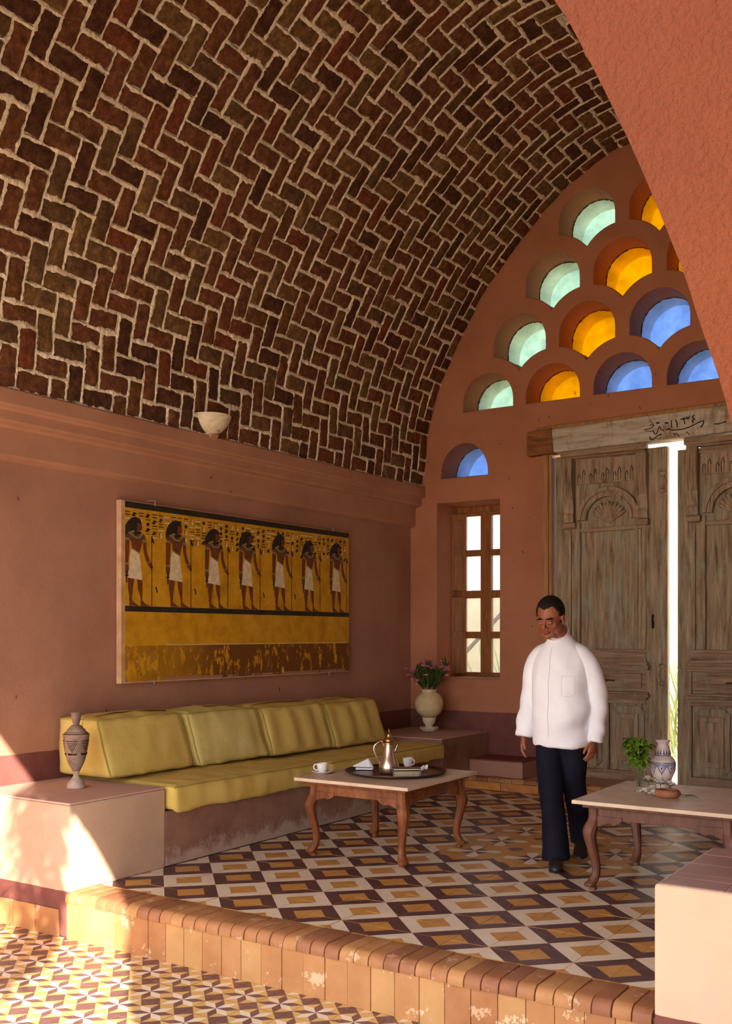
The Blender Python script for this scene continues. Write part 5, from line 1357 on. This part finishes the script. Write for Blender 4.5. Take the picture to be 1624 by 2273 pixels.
# arms and hands (man's right = -x)
ARM = {-1: [(-.16, .01, 1.315), (-.212, .03, 1.07), (-.243, -.02, .80)], 1: [(.16, .02, 1.31), (.232, .055, 1.06), (.205, .035, .79)]}
for s_, (sh, elb, wr_) in ARM.items():
    limb(b, [sh + (.05,), tuple(Vector(sh).lerp(Vector(elb), .5)) + (.046,), elb + (.04,), tuple(Vector(elb).lerp(Vector(wr_), .5)) + (.036,), wr_ + (.027, .024)])
    # hand frame: fingers point down, palm towards the thigh
    d = (Vector(wr_) - Vector(elb)).normalized(); d = (d * .8 + Vector((0, -.12, -.4))).normalized()
    pal = Vector((-s_, .25 * 1, 0)); pal = (pal - d * pal.dot(d)).normalized(); sd = d.cross(pal)       # palm normal, side
    if sd.y > 0: sd = -sd                                                                                 # thumb side forwards
    W = Vector(wr_)
    rings = []
    for k, wd_, th_ in ((0, .026, .022), (.025, .033, .021), (.055, .041, .020), (.08, .042, .018), (.092, .038, .014)):
        c_ = W + d * k; rings.append([tuple(c_ + sd * (wd_ * cos(a * pi / 8)) + pal * (th_ * .85 * sin(a * pi / 8))) for a in range(16)])
    b.loft(rings)
    for f_ in range(4):
        off = (.030, .010, -.011, -.030)[f_]; L_ = (.068, .076, .071, .056)[f_]; rad = (.0088, .0092, .0088, .0078)[f_]
        p0 = W + d * .08 + sd * off * .95; sp_ = sd * (off * .16)
        p1 = p0 + d * (L_ * .45) + pal * (L_ * .10) + sp_; p2 = p1 + d * (L_ * .30) + pal * (L_ * .20) + sp_ * .4; p3 = p2 + d * (L_ * .16) + pal * (L_ * .22)
        limb(b, [tuple(p0) + (rad * 1.1,), tuple(p1) + (rad,), tuple(p2) + (rad * .9,), tuple(p3) + (rad * .72,)], n=10)
    t0 = W + d * .028 + sd * .026; t1 = t0 + d * .030 + sd * .022 + pal * .010; t2 = t1 + d * .030 + sd * .004 + pal * .012; t3 = t2 + d * .018 - sd * .002 + pal * .006
    limb(b, [tuple(t0) + (.014,), tuple(t1) + (.0112,), tuple(t2) + (.0098,), tuple(t3) + (.007,)], n=10)
LEG = {-1: [(-.085, .0, .88), (-.03, -.10, .47), (.045, -.205, .09)], 1: [(.085, .0, .88), (.066, .06, .48), (.052, .26, .115)]}
for s_, (hp_, kn, an) in LEG.items():
    limb(b, [hp_ + (.075,), kn + (.052,), an + (.036,)])
body = remesh(b, 'body', m_skin, man, .0034, 5, .5)
me = body.data; me.materials.append(m_lip); me.materials.append(m_dark); me.materials.append(M('lash shadow', (66, 36, 26), None, rough=.6))
HI = HM.inverted()
for p in me.polygons:
    q_ = HI @ p.center
    if q_.y < -.06 and abs(q_.x) < .023 - abs(q_.z - .041) * .9 and .030 < q_.z < .0515: p.material_index = 1
    for s_ in (-1, 1):
        u = q_.x * s_ - .031
        if q_.y < -.055 and abs(u) < .021 and abs(q_.z - (.1235 + .004 * cos(u * 60) - (.15 * max(u, -.02) if u > .008 else 0))) < .0024 + .0008 * cos(u * 90): p.material_index = 2
        if q_.y < -.06 and abs(u) < .0155 and abs(q_.z - (.0935 + .10 * abs(u))) < .0016: p.material_index = 3
    if q_.y < -.06 and abs(q_.x) < .022 and abs(q_.z - .0408) < .0011: p.material_index = 3
# hair: a close-cropped cap from hairline to nape
hm = MB(); n_ = 84
def hp3(i, j, k):
    th = pi * i / n_; ph = 2 * pi * j / n_; R_ = k
    v = Vector((sin(th) * cos(ph) * .0765 * R_, sin(th) * sin(ph) * .0975 * R_ + .022, cos(th) * .092 * R_ + .135)); return v
def inhair(v):
    f_ = (v.y - .022) / .0975; ax = abs(v.x)
    if f_ < -.45:                       # forehead: widow's peak, receding temples
        line = .180 + .35 * min(ax, .036) - 1.6 * max(0, ax - .046) + .004 * N(v.x * 120, v.z * 90)
        return v.z > max(line, .125)
    if f_ < .12: return v.z > .112 + .02 * max(0, -f_) + .004 * N(v.y * 120, v.z * 90)
    return v.z > .058
vs_, fs_ = [], []; keep = {}
for i in range(n_):
    for j in range(n_):
        q4 = [hp3(i, j, 1.03), hp3(i, (j + 1), 1.03), hp3(i + 1, j + 1, 1.03), hp3(i + 1, j, 1.03)]
        if inhair(sum(q4, Vector()) / 4):
            b0 = len(vs_); vs_ += [tuple(HM @ v) for v in q4]; fs_.append((b0, b0 + 1, b0 + 2, b0 + 3))
hm.add(vs_, fs_); ho = hm.build('hair', m_dark, man, smooth=True, angle=180)
so_ = ho.modifiers.new('s', 'SOLIDIFY'); so_.thickness = .010; so_.offset = 0
sb = ho.modifiers.new('u', 'SMOOTH'); sb.iterations = 3; sb.factor = .5
applied(ho); ho.data.shade_smooth()
# tunic
tn = MB()
limb(tn, [(.0, .008, .735, .186, .150), (.0, .006, .84, .187, .154), (.0, .002, .96, .190, .156), (-.002, .0, 1.08, .192, .150), (-.003, .0, 1.18, .192, .140), (-.004, .005, 1.27, .188, .122), (-.006, .012, 1.335, .166, .104), (-.008, .018, 1.385, .122, .090), (-.010, .022, 1.42, .088, .076), (-.012, .026, 1.445, .070, .064)], n=28)
SL = {-1: [(-.06, .01, 1.365, .050), (-.135, .012, 1.315, .068), (-.188, .02, 1.22, .068), (-.218, .03, 1.06, .064), (-.238, .005, .92, .060), (-.248, -.018, .785, .056)], 1: [(.05, .012, 1.365, .050), (.125, .015, 1.318, .070), (.182, .03, 1.22, .070), (.222, .055, 1.06, .068), (.222, .05, .92, .064), (.208, .036, .77, .058)]}
def fold(c_, n_):
    f_ = .009 * N(c_.x * 6 + 3, c_.y * 6, c_.z * 3.2) + .006 * N(c_.x * 14, c_.y * 12, c_.z * 7 + 5)
    g = c_.z - .55 * c_.x
    if abs(c_.x) < .2 and c_.y < .05: f_ += .012 * sin(g * 30 + 2.5 * N(c_.x * 5, c_.z * 4)) * max(0, min(1, (c_.x + .06) * 6)) * max(0, min(1, (1.22 - c_.z) * 5))
    if abs(c_.x) > .19: f_ += .0035 * sin((c_.z + .5 * c_.y) * 44 + 3 * N(c_.z * 6, c_.y * 6)) * max(0, min(1, (1.2 - c_.z) * 4))
    return f_
tu = remesh(tn, 'tunic', m_white, man, .0085, 14, .5, fold)
for s_ in (-1, 1):
    sv_ = MB(); limb(sv_, SL[s_], n=24); remesh(sv_, 'sleeve', m_white, man, .008, 6, .5, fold)
co = MB(); rings = []
for k in range(5):      # standing collar, high at the nape and open under the chin
    z_ = k / 4
    rings.append([(-.014 - .008 * z_ + (.079 - .009 * z_) * cos(2 * pi * a / 36), .008 - .010 * z_ + (.077 - .008 * z_) * sin(2 * pi * a / 36), 1.410 + .058 * z_ + (.040 + .014 * z_) * sin(2 * pi * a / 36)) for a in range(36)])
inner = [[(x_ * .94 - .0008, y_ * .94, z_) for x_, y_, z_ in rr_] for rr_ in rings[::-1]]
co.loft(rings + inner, caps=False); co.build('collar', m_white, man, smooth=True, angle=60)
# placket and breast pocket lines sit just proud of the cloth (found by casting onto the tunic)
def onto(x_, z_):
    ok, p, n_, i_ = tu.ray_cast(Vector((x_, -1, z_)), Vector((0, 1, 0))); return p + Vector((0, -.0022, 0)) if ok else Vector((x_, -.15, z_))
m_seam = M('tunic seam', (214, 210, 220), None, rough=.85)
MB().tube([onto(-.03 + .002 * sin(k), .80 + k * .03) for k in range(20)], .0013, 6).build('placket', m_seam, man, smooth=True)
MB().tube([onto(x_, z_) for x_, z_ in ((.055, 1.19), (.09, 1.188), (.13, 1.184), (.13, 1.13), (.125, 1.07), (.09, 1.058), (.055, 1.066), (.055, 1.12), (.055, 1.19))], .0011, 6).build('breast_pocket', m_seam, man, smooth=True)
# trousers
tr_ = MB()
limb(tr_, [(0, .01, .96, .140, .105), (0, .01, .88, .150, .112), (0, .008, .80, .152, .112), (0, .004, .76, .13, .10)], n=24)
limb(tr_, [(-.074, .005, .84, .082, .095), (-.060, -.05, .66, .086, .096), (-.028, -.10, .47, .076, .084), (.012, -.155, .28, .076, .082), (.040, -.20, .12, .084, .092), (.046, -.206, .045, .086, .094)], n=20)
limb(tr_, [(.072, .005, .84, .082, .095), (.074, .03, .66, .086, .096), (.066, .06, .48, .076, .084), (.06, .16, .30, .076, .082), (.054, .245, .145, .080, .088), (.052, .262, .085, .080, .09)], n=20)
remesh(tr_, 'trousers', m_navy, man, .009, 5, .5, lambda c_, n_: .006 * N(c_.x * 8, c_.y * 8, c_.z * 5) + .004 * sin(c_.z * 40 + c_.x * 12) * max(0, (.5 - c_.z)))
def shoe(loc, rx, rz):
    m_ = MB(); rings = []
    for y_, w_, h_, z_ in ((.085, .018, .02, .03), (.075, .032, .05, .05), (.03, .036, .06, .055), (-.04, .036, .052, .048), (-.10, .045, .036, .034), (-.15, .042, .028, .028), (-.185, .026, .02, .022), (-.195, .008, .008, .018)):
        rings.append([(w_ * cos(2 * pi * a / 20), y_, max(0, z_ + h_ * sin(2 * pi * a / 20))) for a in range(20)])
    m_.loft(rings); o = m_.build('shoe', m_shoe, man, loc, (rx, 0, rz), smooth=True, angle=60); s2 = MB(); s2.prism([(.036 * k[0], k[1]) for k in ((-.6, .085), (.6, .085), (1, .04), (.95, -.04), (1.25, -.11), (1.0, -.17), (0, -.2), (-1.0, -.17), (-1.25, -.11), (-.95, -.04), (-1, .04))], 0, .012, 'z'); s2.build('sole', m_darkfill, o, bevel=.003)
shoe((.048, -.212, .0012), 0, radians(20)); shoe((.052, .262, .052), radians(24), radians(12))

# ---------------------------------------------------------------- outside: palm whose fronds throw the leaf shadows, garden behind
m_frond = M('palm frond', (86, 104, 46), (128, 140, 74), 8, .6, .3); m_trunk = M('palm trunk', (104, 82, 60), (142, 116, 88), 14, .9, .1, bump=.8)
PALM = Vector((3.15, -2.5, LZ)); CROWN = Vector((3.0, -2.35, 4.25))
pm = thing('date_palm', 'date palm outside whose fronds hang before the added arch wall', 'palm tree', tuple(PALM))
tk = MB(); rings = []
for k in range(36):
    u = k / 35; c_ = (CROWN - PALM) * u; rr_ = .16 - .04 * u + (.025 if k % 2 else 0); rings.append([(c_.x + rr_ * cos(a * pi / 8), c_.y + rr_ * sin(a * pi / 8), c_.z) for a in range(16)])
tk.loft(rings); tk.build('trunk', m_trunk, pm)
def frond(path, L_, seed, dens=62, pw=.017):
    r = random.Random(seed); P = spline(path, 10); m_ = MB(); n_ = len(P)
    m_.tube(P, [.02 * (1 - .75 * i / n_) for i in range(n_)], 6)
    for i in range(dens):
        k = .12 + .86 * i / dens; idx = int(k * (n_ - 1)); p = P[idx]; d = (P[min(idx + 1, n_ - 1)] - P[max(idx - 1, 0)]).normalized()
        sd = d.cross(Vector((0, 1, .2))).normalized()
        for s_ in (-1, 1):
            dd = (d * .75 + sd * s_ * .8 + Vector((r.uniform(-.1, .1), r.uniform(-.35, .35), r.uniform(-.25, .05)))).normalized()
            leafblade(m_, p, dd, L_ * (1 - .55 * k) * r.uniform(.8, 1.1), pw, .25, r.uniform(-.7, .7))
    m_.v = [tuple(Vector(v) - PALM) for v in m_.v]
    m_.build('frond', m_frond, pm)
def back(p, y_=-1.85): k = p.y - y_; return Vector((p.x + SX * k, y_, p.z + SZ * k))
g1 = [CROWN, back(pixel(150, 1700, y=3.93)), back(pixel(112, 1790, y=3.93)), back(pixel(112, 1900, y=3.93)), back(pixel(105, 2060, z=LZ)), back(pixel(50, 2120, z=LZ)), back(pixel(-30, 2190, z=LZ))]
g2 = [CROWN, back(pixel(230, 1750, z=BT)) + Vector((0, -.3, 0)), back(pixel(175, 1850, x=-4.575)) + Vector((0, -.4, 0)), back(pixel(150, 1940, x=-4.575)) + Vector((0, -.4, 0)), back(pixel(190, 2075, y=STEP)) + Vector((0, -.4, 0)), back(pixel(140, 2120, z=LZ)) + Vector((0, -.4, 0))]
frond(g1, .26, 1, 110, .022); frond([p + Vector((-.06, -.12, .0)) for p in g1], .2, 4, 80, .018); frond(g2, .34, 2, 40, .013)
for k, deg in enumerate((-150, -132, -112, -92, -62, -30, -12, 4)):
    a = radians(deg); d_ = Vector((cos(a), sin(a), 0)); frond([CROWN, CROWN + d_ * .9 + Vector((0, 0, .7)), CROWN + d_ * 1.9 + Vector((0, 0, .6)), CROWN + d_ * 2.7 + Vector((0, 0, -.1))], .6, 20 + k, 40)
gw_ = MB(); gw_.box(-12, 8, 14.0, 14.3, -.02, 2.1); struct(gw_.build('wall_garden', M('pale garden wall', (226, 208, 176), (236, 220, 192), 3, .9), bevel=.03), 'pale plastered garden wall behind the house')
m_reed = M('pale garden leaves', (150, 168, 104), (186, 198, 140), 9, .7)
r = random.Random(9)
for k, (x_, y_, hh) in enumerate(((-7.9, 12.0, 2.4), (-5.9, 12.0, 1.9), (-3.6, 12.4, 2.0), (-1.6, 12.4, 2.6))):
    t = thing('garden_plant', ('tall reedy plant seen through the upper window panes', 'lower reedy plant seen through the casement window', 'bushy plant glimpsed through the gap between the doors', 'tall reedy plant behind the far door leaf')[k], 'plant', (x_, y_, -.02), 0, 'plants against the garden wall')
    lf = MB()
    for i in range(70): a = r.uniform(0, 2 * pi); leafblade(lf, Vector((r.gauss(0, .12), r.gauss(0, .12), 0)), Vector((cos(a) * .35, sin(a) * .35, 1)), hh * r.uniform(.5, 1),   .016, .2)
    lf.build('foliage', m_reed, t)
# bamboo props leaning on the garden wall
pl = MB(); pl.tube([(-8.2, 13.2, -.01), (-6.6, 13.93, 1.9)], .03, 8); tag(pl.build('garden_pole', m_tw2, smooth=True), 'thin pole leaning on the pale garden wall outside', 'pole')
